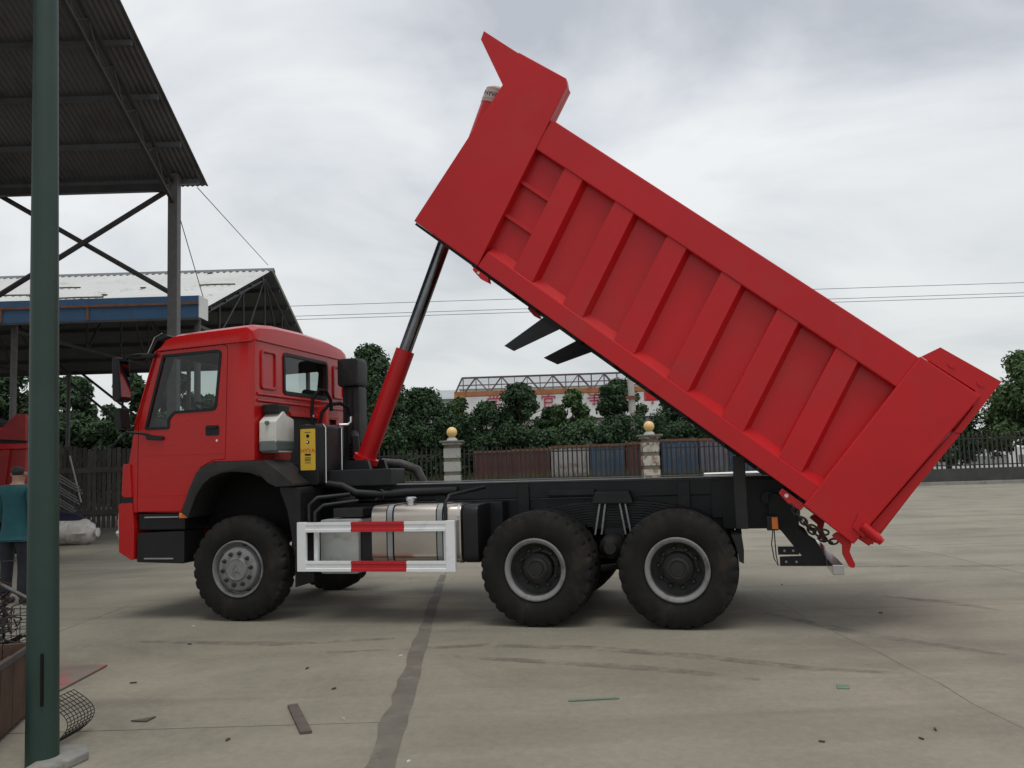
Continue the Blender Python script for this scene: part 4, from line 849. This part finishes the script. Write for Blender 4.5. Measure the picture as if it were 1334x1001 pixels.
# ------------------------------------------------------------------ person
def skin_body(name, joints, edges, radii, m, parent, root=0, sub=2):
    me = bpy.data.meshes.new(name); me.from_pydata(joints, edges, []); o = bpy.data.objects.new('tmp', me); COL.objects.link(o)
    md = o.modifiers.new('s', 'SKIN'); md.use_smooth_shade = True
    for i, r in enumerate(radii): me.skin_vertices[0].data[i].radius = r if isinstance(r, tuple) else (r, r); me.skin_vertices[0].data[i].use_root = (i == root)
    o.modifiers.new('u', 'SUBSURF').levels = sub
    bpy.context.view_layer.update()
    nm = bpy.data.meshes.new_from_object(o.evaluated_get(bpy.context.evaluated_depsgraph_get())); bpy.data.objects.remove(o)
    nm.materials.clear()
    for q in (m if isinstance(m, list) else [m]): nm.materials.append(MT[q])
    for p in nm.polygons: p.use_smooth = True
    return link(name, nm, parent)
PE = empty('person', 'person in teal jacket and dark trousers standing with back turned beside pole', 'person', (-6.33,10.95,0), R(-8))
jb = [(0,0,.94),(0,.01,1.12),(0,.02,1.32),(0,.015,1.44),(0,.02,1.50),(0,.045,1.575),(0,.05,1.66),
      (-.17,.01,1.42),(-.235,.03,1.17),(-.22,.14,.95),(-.21,.18,.87),(.17,.01,1.42),(.235,.03,1.17),(.22,.16,.96),(.21,.20,.88),
      (-.10,0,.90),(-.115,.015,.50),(-.12,-.01,.09),(-.125,.12,.045),(.10,0,.90),(.11,.03,.50),(.12,-.01,.09),(.13,.12,.045)]
je = [(0,1),(1,2),(2,3),(3,4),(4,5),(5,6),(3,7),(7,8),(8,9),(9,10),(3,11),(11,12),(12,13),(13,14),(0,15),(15,16),(16,17),(17,18),(0,19),(19,20),(20,21),(21,22)]
jr = [(.14,.10),(.135,.10),(.15,.105),(.10,.07),.055,(.075,.09),(.072,.088),.06,.042,.032,.035,.06,.042,.032,.035,.075,.052,.038,.035,.075,.052,.038,.035]
skin_body('body', jb, je, jr, 'skin', PE)
skin_body('jacket', [jb[0],jb[1],jb[2],jb[3],(0,.02,1.485),jb[7],jb[8],(-.222,.13,.985),jb[11],jb[12],(.222,.145,.99),(0,0,.80)],
          [(0,1),(1,2),(2,3),(3,4),(3,5),(5,6),(6,7),(3,8),(8,9),(9,10),(0,11)], [(.185,.135),(.178,.135),(.19,.135),(.13,.09),.068,.085,.066,.055,.085,.066,.055,(.185,.14)], 'teal', PE)
skin_body('trousers', [(0,0,.90),(-.10,0,.84),(-.115,.015,.50),(-.12,-.01,.06),(.10,0,.84),(.11,.03,.50),(.12,-.01,.06)], [(0,1),(1,2),(2,3),(0,4),(4,5),(5,6)], [(.12,.09),.098,.078,.070,.098,.078,.070], 'trouser', PE)
for s in (-1, 1): skin_body('shoe', [(s*.12,-.04,.045),(s*.122,.06,.045),(s*.13,.17,.035)], [(0,1),(1,2)], [.05,.05,.036], 'shoe', PE)
skin_body('hair', [(0,.02,1.58),(0,.025,1.66),(0,.05,1.715)], [(0,1),(1,2)], [(.07,.075),(.088,.095),(.07,.08)], 'hair', PE)
for s in (-1, 1): MB().lathe([(0,-.012),(.02,-.01),(.032,0),(.02,.01),(0,.012)], 12, (s*.088,.045,1.62)).build('ear', 'skin', PE, rot=None, smooth=60)
for s in (-1, 1):
    b = MB(); w = Vector((s*.21,.19,.875))
    for k in range(4): b.path([w+Vector((-.025+k*.017,.01,-.01)), w+Vector((-.03+k*.02,.03,-.055)), w+Vector((-.03+k*.02,.025,-.095+abs(k-1.5)*.008))], .0085, 6)
    b.path([w+Vector((-s*.03,.02,.0)), w+Vector((-s*.05,.04,-.03)), w+Vector((-s*.045,.055,-.055))], .009, 6); b.build('hand', 'skin', PE, smooth=60)
MB().lathe([(0,-.01),(.01,-.01),(.016,.01),(0,.02)], 8, (0,.125,1.61)).build('nose', 'skin', PE); MB().box(-.025,.025,.118,.128,1.56,1.566).build('mouth', 'redink', PE)
for s in (-1, 1): MB().lathe([(0,-.006),(.012,0),(0,.006)], 8, (s*.032,.122,1.645)).build('eye', 'ink', PE)

# ------------------------------------------------------------------ red machine behind the person
RM = empty('red_tipper_trailer', 'dull red tipper trailer with black hatch parked under the sheds', 'trailer', (-10.72,16.65,0))
MB().box(-2.2,1.55,-.5,.5,.95,2.1).build('trailer_body', 'dkred', RM, bevel=.02)
MB().box(-2.25,1.60,-.54,-.42,2.1,2.2).build('top_rail', 'red', RM, bevel=.01)
for k in range(5): MB().prism([(-2.0+k*.75,1.0),(-1.85+k*.75,1.0),(-1.72+k*.75,2.09),(-1.87+k*.75,2.09)], -.56, -.5).build('side_rib', 'dkred', RM, bevel=.01)
MB().prism([(-1.9,2.25),(1.4,2.25),(.9,2.62),(-1.6,3.5),(-1.9,3.5)], -.36, .4).build('hatch', 'black', RM)
MB().box(-2.1,1.5,-.40,.45,2.2,2.30).build('hatch_sill', 'frame', RM)
MB().prism([(-1.7,3.60),(-1.7,3.48),(1.10,2.35),(1.20,2.45)], -.5, -.42).build('diagonal_arm', 'red', RM, bevel=.008)
MB().prism([(.9,2.3),(1.55,2.25),(1.55,2.75),(1.35,2.75)], -.52, -.44).build('corner_lug', 'dkred', RM, bevel=.01)
for s in (-1.3, .6):
    for y in (-.42, .42): MB().lathe([(0,-.13),(.3,-.13),(.46,-.11),(.48,0),(.46,.11),(.3,.13),(0,.13)], 28, (s,y,.47)).build('wheel', 'rubber', RM, smooth=40)
MB().box(-2.1,1.5,-.25,.25,.6,.95).build('trailer_chassis', 'frame', RM)

# ------------------------------------------------------------------ bale, bars and board fence by the far shed
ba = empty('sack_bale', 'long white woven sack bale with a knotted end lying on the ground', 'bale', (-10.5,19.7,0), R(-3))
q = random.Random(4); prof = []
b = MB(); V = []; F = []; n = 26; st = [(-1.5,.27),(-1.0,.275),(-.4,.275),(.2,.272),(.55,.27),(.68,.268),(.80,.255),(.88,.20),(.92,.13),(.945,.07),(.97,.075),(1.02,.10),(1.03,.02)]
for i, (x, r) in enumerate(st):
    for k in range(n):
        a = 2*math.pi*k/n; w = (1+.13*math.sin(k*2.6+i)*(1 if i > 4 else .12)+q.uniform(-.05,.05)*(1 if i > 4 else .2)); V.append((x, r*w*math.cos(a), max(.0,.27+r*w*math.sin(a))))
for i in range(len(st)-1):
    for k in range(n): F.append((i*n+k, i*n+(k+1) % n, (i+1)*n+(k+1) % n, (i+1)*n+k))
F += [tuple(range(n)), tuple((len(st)-1)*n+k for k in range(n))]
b.add(V, F).build('sack', 'sack', ba, smooth=50)
tag(MB().path([(-12.2,20.6,.25),(-11.4,20.7,.45),(-10.6,20.7,.40),(-10.1,20.8,.25)], .3, 10, rs=[.25,.32,.28,.15]).build('folded_tarpaulin', 'tarp', smooth=70), 'folded navy tarpaulin lying behind the white sack bale', 'tarpaulin')
q = random.Random(12)
for k in range(9):
    x = -12.2+k*.07; tag(MB().tube((x*.0-12.1,20.9+k*.02,2.25-k*.10),(-10.55+.06*(k%3)-.03*k,20.9+k*.02,1.28-k*.085),.016,6).build('steel_bar', 'palebar'), 'slim galvanised bar leaning in the sloping bundle above tarpaulin', 'steel bar', 'bars leaning in a bundle')
tag(MB().tube((-11.0,21.3,2.05),(-10.65,21.2,.9),.02,6).build('leaning_pipe', 'palebar'), 'single pale pipe leaning steeply against the board fence', 'pipe')
tag(MB().path([(-9.4,23.8,.25),(-8.8,23.9,.3),(-8.3,23.7,.2)], .25, 9, rs=[.18,.27,.15]).build('rubbish_sack', 'tarp', smooth=70), 'dark rubbish sack slumped at the foot of the board fence', 'sack')
bf = empty('board_fence', 'weathered fence of narrow vertical boards below the far shed roof', 'fence', (-13,25,0))
for k in range(84):
    x = -4.5+k*.142; h = 2.36+random.uniform(-.07,.07)
    MB().box(x,x+.105,-.014,.014,.02,h).build('board', 'fencewood', bf)
for z in (.5,1.72): MB().box(-4.6,7.5,-.06,-.015,z-.10,z+.05).build('cross_rail', 'fencewood', bf)
for k in range(6): MB().box(-4.6+k*2.3,-4.5+k*2.3,.02,.12,0,2.3).build('fence_post', 'post', bf)

# ------------------------------------------------------------------ perimeter fence
PIL = [-20.1,-11.4,-2.72,5.98,14.7,23.4,32.1]
plw = MB().box(-29,42,37.75,38.0,.02,.66).build('plinth_wall', 'plinth'); tag(plw, 'low dark stone plinth under the black railing fence', 'low wall')
BAR = MB().box(-.031,.031,-.02,.02,.66,2.10).add([(-.03,-.02,2.10),(.03,-.02,2.10),(.03,.02,2.10),(-.03,.02,2.10),(0,0,2.25)], [(0,1,4),(1,2,4),(2,3,4),(3,0,4),(3,2,1,0)]).mesh('bar', 'iron')
where = ['far left beyond the cab','left of the cab gap','behind the cab and hoist','between the two globe pillars','behind the raised dump body','right of the tailgate','beyond the last pillar']
PLAB = ['black iron railing behind the board fence','black iron railing behind the hoist cylinder','black iron railing with coloured bins behind it','black iron railing beside the white pipes','black iron railing past the tailgate by the kerb','black iron railing running off beyond the big tree']
for i in range(len(PIL)-1):
    x0, x1 = PIL[i]+.42, PIL[i+1]-.42
    fp = empty('railing', PLAB[i], 'fence', (x0,37.87,0), group='railing sections between pillars')
    for z in (.80,1.95): MB().box(0,x1-x0,-.022,.022,z-.025,z+.025).build('rail', 'iron', fp)
    nb = int((x1-x0)/.205)
    for k in range(nb): link('bar', BAR, fp, loc=((k+.5)*(x1-x0)/nb,0,0))
PL = ['globe topped gate pillar wrapped in wire behind the board fence','globe topped pillar hidden behind the red cab','pale grey globe topped pillar behind the chassis rail','rust stained white globe topped pillar beside blue bins','globe topped pillar behind the tailgate','globe topped pillar at the railing right of the tailgate','globe topped pillar at the far railing end']
for i, x in enumerate(PIL):
    p = empty('fence_pillar', PL[i], 'pillar', (x,37.9,0), group='globe pillars along the railing')
    m = 'pillar' if i in (3,5) else 'pillar2'
    for k in range(4):
        MB().box(-.36,.36,-.36,.36,.02+k*.59,.44+k*.59).build('stone_course', m, p, bevel=.015)
        MB().box(-.335,.335,-.335,.335,.44+k*.59,.61+k*.59).build('joint_course', 'cap', p)
    MB().box(-.42,.42,-.42,.42,2.372,2.46).build('cap_slab', m, p, bevel=.02); MB().box(-.52,.52,-.52,.52,2.46,2.55).build('cap_slab', 'cap', p, bevel=.02)
    MB().lathe([(.0,2.55),(.26,2.55),(.2,2.65),(.13,2.71),(0,2.71)], 20, axis='z').build('globe_base', 'pillar2', p, smooth=40)
    MB().lathe([(.235*math.sin(a*math.pi/14), 2.92-.235*math.cos(a*math.pi/14)) for a in range(15)], 24, axis='z').build('globe', 'lampball', p, smooth=80)
for i, y in enumerate((37.45, 37.6)):
    tag(MB().path([(8.2+i*.5,y,.74),(13.3,y,.78)], .075, 10).build('white_pipe', 'white', smooth=50), 'long white pipe lying along the plinth wall by blue bins', 'pipe', 'white pipes on the plinth')
for i, x in enumerate((8.6,10.6,12.6)): tag(MB().box(x,x+.12,37.35,37.7,.0,.664).build('pipe_rest', 'block'), 'squat concrete rest holding up the white pipes', 'pipe rest', 'rests under the white pipes')

# ------------------------------------------------------------------ bins behind the fence
bins = [(-1.95,1.78,2.18,'binred','faded red steel bin first in the row beside grey pillar'),(-.10,1.80,2.22,'binred','faded red steel bin next to the rusty white bin'),(1.75,1.8,2.32,'binwhite','rusty white steel bin between red and blue bins'),(3.60,1.66,2.34,'binblue','blue steel bin with pale patches beside white bin'),(5.32,1.6,2.38,'binred','dark red steel bin half behind the stained pillar'),(7.0,1.75,2.48,'binblue','bright blue steel bin just past the stained pillar'),(8.8,1.4,2.46,'bingrey','grey purple steel bin behind the white pipes'),(10.25,1.7,2.44,'binblue','blue steel bin at the far end of the row')]
for x, w, h, m, lab in bins:
    h -= .12; b = empty('steel_bin', lab, 'bin', (x,41,0), group='steel bins beyond the railing')
    MB().box(0,w,0,2.6,.1,h).build('bin_shell', m, b, bevel=.02)
    MB().box(-.02,w+.02,-.05,.0,h-.09,h+.03).build('bin_rim', 'rust', b, bevel=.01)
    for k in range(5): MB().box(.08+k*(w-.24)/4,.16+k*(w-.24)/4,-.04,.0,.15,h-.1).build('bin_rib', m, b, bevel=.008)
    for k in range(2): MB().box(.1+k*(w-.4),.3+k*(w-.4),.1,2.5,.0,.1).build('skid', 'rust', b)

# ------------------------------------------------------------------ vegetation
def leaves(seed, clumps, n, size, name, m, parent):
    g = np.random.default_rng(seed); C = np.array([c[:3] for c in clumps]); RR = np.array([c[3] for c in clumps]); w = RR**2; w = w/w.sum()
    idx = g.choice(len(clumps), n, p=w); d = g.normal(size=(n,3)); d /= np.linalg.norm(d,axis=1)[:,None]
    rad = RR[idx]*(g.random(n)**.5)*(1+.25*(g.random(n)**4)); P = C[idx] + d*rad[:,None]*np.array([1,1,.85])
    keep = P[:,2] > .05; P = P[keep]; d = d[keep]; n = len(P)
    nr = d*.7 + g.normal(size=(n,3))*.6 + np.array([0,0,.35]); nr /= np.linalg.norm(nr,axis=1)[:,None]
    u = np.cross(nr, g.normal(size=(n,3))); u /= np.linalg.norm(u,axis=1)[:,None]; v = np.cross(nr,u); s = size*(.55+.9*g.random(n))[:,None]
    Vv = np.stack([P-u*s, P+v*s*.5-u*s*.1, P+u*s, P-v*s*.5+u*s*.1], 1).reshape(-1,3)
    me = bpy.data.meshes.new(name); me.vertices.add(4*n); me.vertices.foreach_set('co', Vv.ravel()); me.loops.add(4*n); me.loops.foreach_set('vertex_index', np.arange(4*n))
    me.polygons.add(n); me.polygons.foreach_set('loop_start', np.arange(n)*4); me.update(calc_edges=True); me.validate(); me.materials.append(MT[m])
    return link(name, me, parent)
def tree(seed, x, y, h, r, label, name='leafy_tree', low=.16, m='leaf', nl=5200, group='trees beyond the railing', size=.105, taper=.5):
    q = random.Random(seed); o = empty(name, label, 'tree', (x,y,0), q.uniform(0,6), group)
    b = MB().path([(0,0,-.05),(q.uniform(-.05,.05),q.uniform(-.05,.05),h*.35),(q.uniform(-.1,.1),q.uniform(-.1,.1),h*.85)], .1, 8, rs=[.05+h*.017,.03+h*.012,.02])
    for k in range(9):
        a = q.uniform(0,6.28); z = h*q.uniform(.2,.7); e = r*q.uniform(.5,.85)
        b.path([(0,0,z),(e*.5*math.cos(a),e*.5*math.sin(a),z+e*.35),(e*math.cos(a),e*math.sin(a),z+e*.55)], .04, 6, rs=[.03+h*.005,.03,.012])
    b.build('trunk', 'bark', o, smooth=60)
    cl = []
    for k in range(int(44+r*16)):
        f = q.random(); z = h*(low+(1-low)*f); prof_ = (1-f**2.6)**.5*(.8+.2*math.sin(math.pi*f))*(1-taper*.35*f); rad = r*prof_*q.uniform(.35,.95); a = q.uniform(0,6.28); cr_r = r*q.uniform(.16,.40)*(1-.3*f)
        cl.append((rad*math.cos(a), rad*math.sin(a), min(z, h-cr_r*.8), cr_r))
    cl.append((0,0,h-.3*r,.3*r))
    leaves(seed, cl, int(nl*3.4), size, 'crown', m, o); return o
TL = [(-7.15,43.5,7.7,1.75,'tall dark broadleaf tree behind the hoist cylinder and air intake','leaf',8000),
(-8.9,45,6.9,1.6,'dark broadleaf tree rising just behind the cab roof edge','leaf',5000),
(-5.0,47,5.75,1.7,'rounded tree between hoist cylinder and grey globe pillar','leaf',6000),
(-3.1,49,5.3,1.3,'small tree beside the rusty crane leg','leaf2',4500),
(-1.5,49,5.0,1.4,'low tree under the first red wall character','leaf',4500),
(.35,47,5.85,1.45,'pointed tree between the first two red wall characters','leaf',6500),
(3.35,48,5.45,1.35,'leafy tree covering part of the second red wall character','leaf2',5000),
(2.2,49,4.6,1.2,'short tree beneath the second red wall character','leaf',3800),
(5.7,46,5.75,1.5,'dense tree right behind the concrete utility pole','leaf',6500),
(8.9,48,4.9,1.4,'tree above the stained pillar below the dump body edge','leaf',4500),
(11.2,48,4.6,1.6,'tree mostly hidden by the dump body lower edge','leaf',4000),
(26.6,43.5,6.4,2.6,'large bright green tree beside the tailgate','leaf2',11000),
(31.5,45,6.8,2.8,'large green tree at the end of the railing','leaf2',9000),
(22.6,45.0,4.2,1.7,'lower green tree tucked behind the tailgate edge','leaf',5000),
(-19.6,33.0,5.7,1.6,'dark tree behind the far shed beside its outer post','leaf',6500),
(-17.5,34.0,5.45,1.15,'dark tree seen under the far shed roof left of sky gap','leaf',6000),
(-15.2,34.0,5.6,1.05,'dark tree under the far shed roof next to the cab mirror','leaf',6000),
(-12.1,34.4,4.6,1.15,'dark tree seen through the cab side window','leaf',5000),
(-13.7,34.6,5.5,1.15,'short dark tree below the sky gap under far shed roof','leaf',5000),
(-21.5,34.0,6.0,2.2,'dark tree at the outer end of the far shed','leaf',5000)]
for i, (x, y, h, r, lab, m, nl) in enumerate(TL): tree(100+i, x, y, h, r*(1.28 if 40 < y and x < 15 else (1.12 if y > 40 else 1.3)), lab, m=m, nl=nl, low=(.24 if x > 15 else .10) if y > 40 else .08)
HB = ['dark clipped shrub below the tall tree behind the hoist','dark shrub left of the grey globe pillar','dark shrub right behind the grey globe pillar','dark shrub behind the first red bin','dark shrub behind the second red bin','dark shrub behind the rusty white bin','dark shrub behind the blue bin by the utility pole','dark shrub behind the stained globe pillar','dark shrub behind the bins beyond stained pillar','dark shrub by the last blue bin','dark shrub behind the railing past the tailgate','dark shrub under the large bright green tree']
for i, x in enumerate([-7.4,-5.2,-3.2,-1.3,.6,2.5,4.5,6.6,8.7,10.8]):
    o = empty('shrub', HB[i], 'shrub', (x,44.3+random.uniform(-.3,.3),0), group='shrubs in the hedge row'); q = random.Random(300+i)
    h = 3.7+q.uniform(-.4,.5) if x < 15 else 2.7
    MB().path([(0,0,0),(.05,0,h*.6)], .06, 6, rs=[.07,.03]).build('stem', 'bark', o)
    leaves(300+i, [(q.uniform(-1.0,1.0), q.uniform(-.6,.6), q.uniform(.3,h-.35), q.uniform(.35,.6)) for k in range(44)], 9000, .10, 'foliage', 'leaf', o)
HL = ['dark shrub behind the board fence beside the far shed post','dark shrub behind the board fence under the wind brace','dark shrub behind the board fence below the sky gap','dark shrub behind the board fence near the cab mirror','dark shrub behind the board fence seen through the cab window','dark shrub behind the board fence end beyond the cab','dark shrub behind the outer end of the board fence']
for i, x in enumerate([-19.4,-17.6,-15.9,-14.3,-12.7,-11.0,-21.2]):
    o = empty('shrub', HL[i], 'shrub', (x,32.3+.3*(i % 2),0), group='shrubs behind the board fence'); q = random.Random(340+i); h = 4.0+q.uniform(-.4,.5)
    MB().path([(0,0,0),(.05,0,h*.6)], .06, 6, rs=[.07,.03]).build('stem', 'bark', o)
    leaves(340+i, [(q.uniform(-.95,.95), q.uniform(-.6,.6), q.uniform(.4,h-.35), q.uniform(.3,.55)) for k in range(46)], 9000, .09, 'foliage', 'leaf', o)
g = np.random.default_rng(5); n = 5200
def grass(name, x0, x1, y0, y1, n, hgt):
    x = g.uniform(x0,x1,n); y = g.uniform(y0,y1,n); h = hgt*(.4+.8*g.random(n)); a = g.uniform(0,3.14,n); w = .02+.02*g.random(n); ln = g.normal(size=(n,2))*.15
    V = np.stack([np.stack([x-w*np.cos(a),y-w*np.sin(a),np.full(n,.02)],1), np.stack([x+w*np.cos(a),y+w*np.sin(a),np.full(n,.02)],1), np.stack([x+ln[:,0],y+ln[:,1],h],1)],1).reshape(-1,3)
    me = bpy.data.meshes.new(name); me.from_pydata(V.tolist(), [], [(3*i,3*i+1,3*i+2) for i in range(n)]); me.materials.append(MT['grass']); return link(name, me)
gr = grass('verge_grass', -9, 10, 38.2, 40.8, n, 1.0); stuff(gr); tag(gr, 'tall weedy grass growing between railing and bins', 'grass')

pw = tag(MB().box(15,60,58,58.2,.02,1.5).build('pale_wall', 'wallw'), 'low pale wall seen through the railing past the tailgate', 'wall')
for i, x in enumerate((22.5, 26.0, 29.5, 33.0)):
    c = empty('roadside_stall', 'grey covered roadside stall in front of the low pale wall', 'stall', (x,54,0), group='stalls by the pale wall')
    MB().box(-1.1,1.1,-.6,.6,.5,1.0).build('counter', 'greybox', c); MB().prism([(-1.3,1.7),(0,2.1),(1.3,1.7),(1.3,1.64),(-1.3,1.64)], -.8, .8).build('cover', 'rooftop', c)
    for dx_ in (-1.05,1.05): MB().box(dx_-.03,dx_+.03,-.55,-.49,.02,1.64).build('stall_post', 'iron', c)
# ------------------------------------------------------------------ workshop building, crane, pole, wires
WB = empty('workshop_building', 'long white workshop with red wall characters behind the trees', 'building', (0,80,0))
MB().box(-4.8,34,0,16,5.35,8.35).build('sign_wall', 'wallw', WB)
MB().box(-4.6,33.8,.3,15.8,.0,5.35).build('lower_wall', 'wallg', WB)
MB().prism([(-.4,8.35),(8,10.2),(16.4,8.35)], -5.0, 34.2, 'yz').build('roof', 'rooftop', WB)
MB().box(-11.5,-4.8,1.5,14,0,7.6).build('side_wing', 'wallg', WB); MB().prism([(1.2,7.6),(8,9.0),(14.3,7.6)], -11.8, -4.8, 'yz').build('wing_roof', 'rooftop', WB)
for k in range(14):
    w = MB().box(-3.6+k*2.7,-2.0+k*2.7,.22,.30,3.0,4.7).build('window', 'wallw', WB); MB().box(-3.5+k*2.7,-2.1+k*2.7,.20,.22,3.1,4.6).build('pane', 'frame', w)
MB().box(-4.9,34.1,-.06,-.0,5.25,5.35).build('wall_trim', 'frame', WB)
def glyph(x, z, bars, lab):
    b = MB()
    for (x0, z0, x1, z1) in bars: b.path([(x0,-.05,z0),(x1,-.05,z1)], .075, 4)
    b.build('wall_character', 'charred', WB, loc=(x,0,z))
G1 = [(-.4,1.15,-.28,.9),(0,1.2,.0,.9),(.4,1.15,.26,.9),(-.55,.85,.55,.85),(-.55,.85,-.6,.6),(.55,.85,.6,.6),(-.3,.6,.3,.6),(.3,.6,0,.4),(-.55,.3,.55,.3),(0,.4,0,-.2),(0,-.2,-.15,-.12)]
G2 = [(-.5,1.15,-.6,.95),(-.45,1.08,-.05,1.08),(.15,1.15,.05,.95),(.2,1.08,.6,1.08),(-.6,.8,.6,.8),(0,.95,0,.8),(-.6,.8,-.6,.6),(.6,.8,.6,.6),(-.35,.6,.35,.6),(-.35,.6,-.35,-.2),(-.35,.25,.35,.25),(.35,.6,.35,.25),(-.35,-.2,.4,-.2),(.4,.05,.4,-.2)]
G3 = [(-.1,1.2,-.5,.8),(-.1,1.1,.4,1.1),(.4,1.1,.1,.75),(-.4,.72,.5,.72),(-.6,.45,.6,.45),(-.4,.2,.5,.2),(.5,.72,.5,.2),(.05,.72,.05,-.2),(.05,-.2,-.15,-.1)]
glyph(-1.75,6.55,G1,1); glyph(3.35,6.65,G2,2); glyph(7.6,6.75,G3,3); glyph(13.1,6.7,G1,4); glyph(18.2,6.7,G2,5); glyph(23.0,6.7,G3,6)
CRN = empty('gantry_crane', 'rusty orange gantry crane girder with open lattice truss on top', 'crane', (-4.5,68,0))
MB().box(-.1,27,-.3,.3,6.75,7.15).build('girder', 'rustorange', CRN, bevel=.03)
for y in (-.28,.28):
    MB().tube((.55,y,8.25),(27,y,8.35),.05,6).build('top_chord', 'cranesteel', CRN)
    MB().tube((.2,y,7.65),(27,y,7.75),.025,5).build('mid_chord', 'cranesteel', CRN)
    MB().tube((0,y,7.1),(.55,y,8.25),.05,6).build('end_post', 'cranesteel', CRN)
    for k in range(26): MB().tube((.62+k*1.02,y,7.1),(.62+k*1.02,y,8.27),.028,5).build('truss_post', 'cranesteel', CRN)
    for k in range(13):
        x = .62+k*2.04; MB().tube((x+.15,y,7.15),(x+1.02,y,8.27),.045,6).build('truss_diagonal', 'cranesteel', CRN); MB().tube((x+1.02,y,8.27),(x+1.95,y,7.15),.045,6).build('truss_diagonal', 'cranesteel', CRN)
for x in (.35,26): 
    MB().prism([(x-.3,0),(x+.3,0),(x+.25,6.75),(x-.25,6.75)], -.9, -.5).build('crane_leg', 'rustyellow', CRN, bevel=.02); MB().prism([(x-.3,0),(x+.3,0),(x+.25,6.75),(x-.25,6.75)], .5, .9).build('crane_leg', 'rustyellow', CRN, bevel=.02)
    MB().box(x-.4,x+.4,-1,1,6.5,6.76).build('leg_head', 'rustyellow', CRN)
MB().box(15,17,-.5,.5,6.0,6.74).build('trolley_hoist', 'red', CRN, bevel=.05)
UP = empty('utility_pole', 'pale concrete utility pole rising behind the railing carrying overhead wires', 'utility pole', (6.1,44,0))
MB().path([(.15,0,-.1),(-.12,0,10.3)], .2, 16, rs=[.20,.13]).build('shaft', 'pole', UP, smooth=50)
MB().box(-.75,.75,-.05,.05,9.75,9.85).build('cross_arm', 'cranesteel', UP); MB().box(-.27,.22,-.22,.22,4.55,4.72).build('pole_band', 'rust', UP)
for k, (x, z) in enumerate(((-.6,9.86),(.1,10.3),(.6,9.86))): MB().lathe([(0,0),(.05,0),(.06,.06),(.03,.12),(0,.13)], 10, (x-.1,0,z), 'z').build('insulator', 'white', UP)
WL = ['overhead wire strung highest above the trees','overhead wire strung second of three above the trees','overhead wire strung lowest above the trees']
for i, (z, y) in enumerate(((9.95,44),(9.45,44.2),(9.2,43.8))):
    pts = []
    for k in range(61):
        x = -70+k*2.6; u = ((x-6) % 45)/45; pts.append((x, y+.02*x*0, z-.5*4*u*(1-u)*.0+.003*x*.6))
    tag(MB().path(pts, .014, 5).build('overhead_wire', 'wire'), WL[i], 'wire')
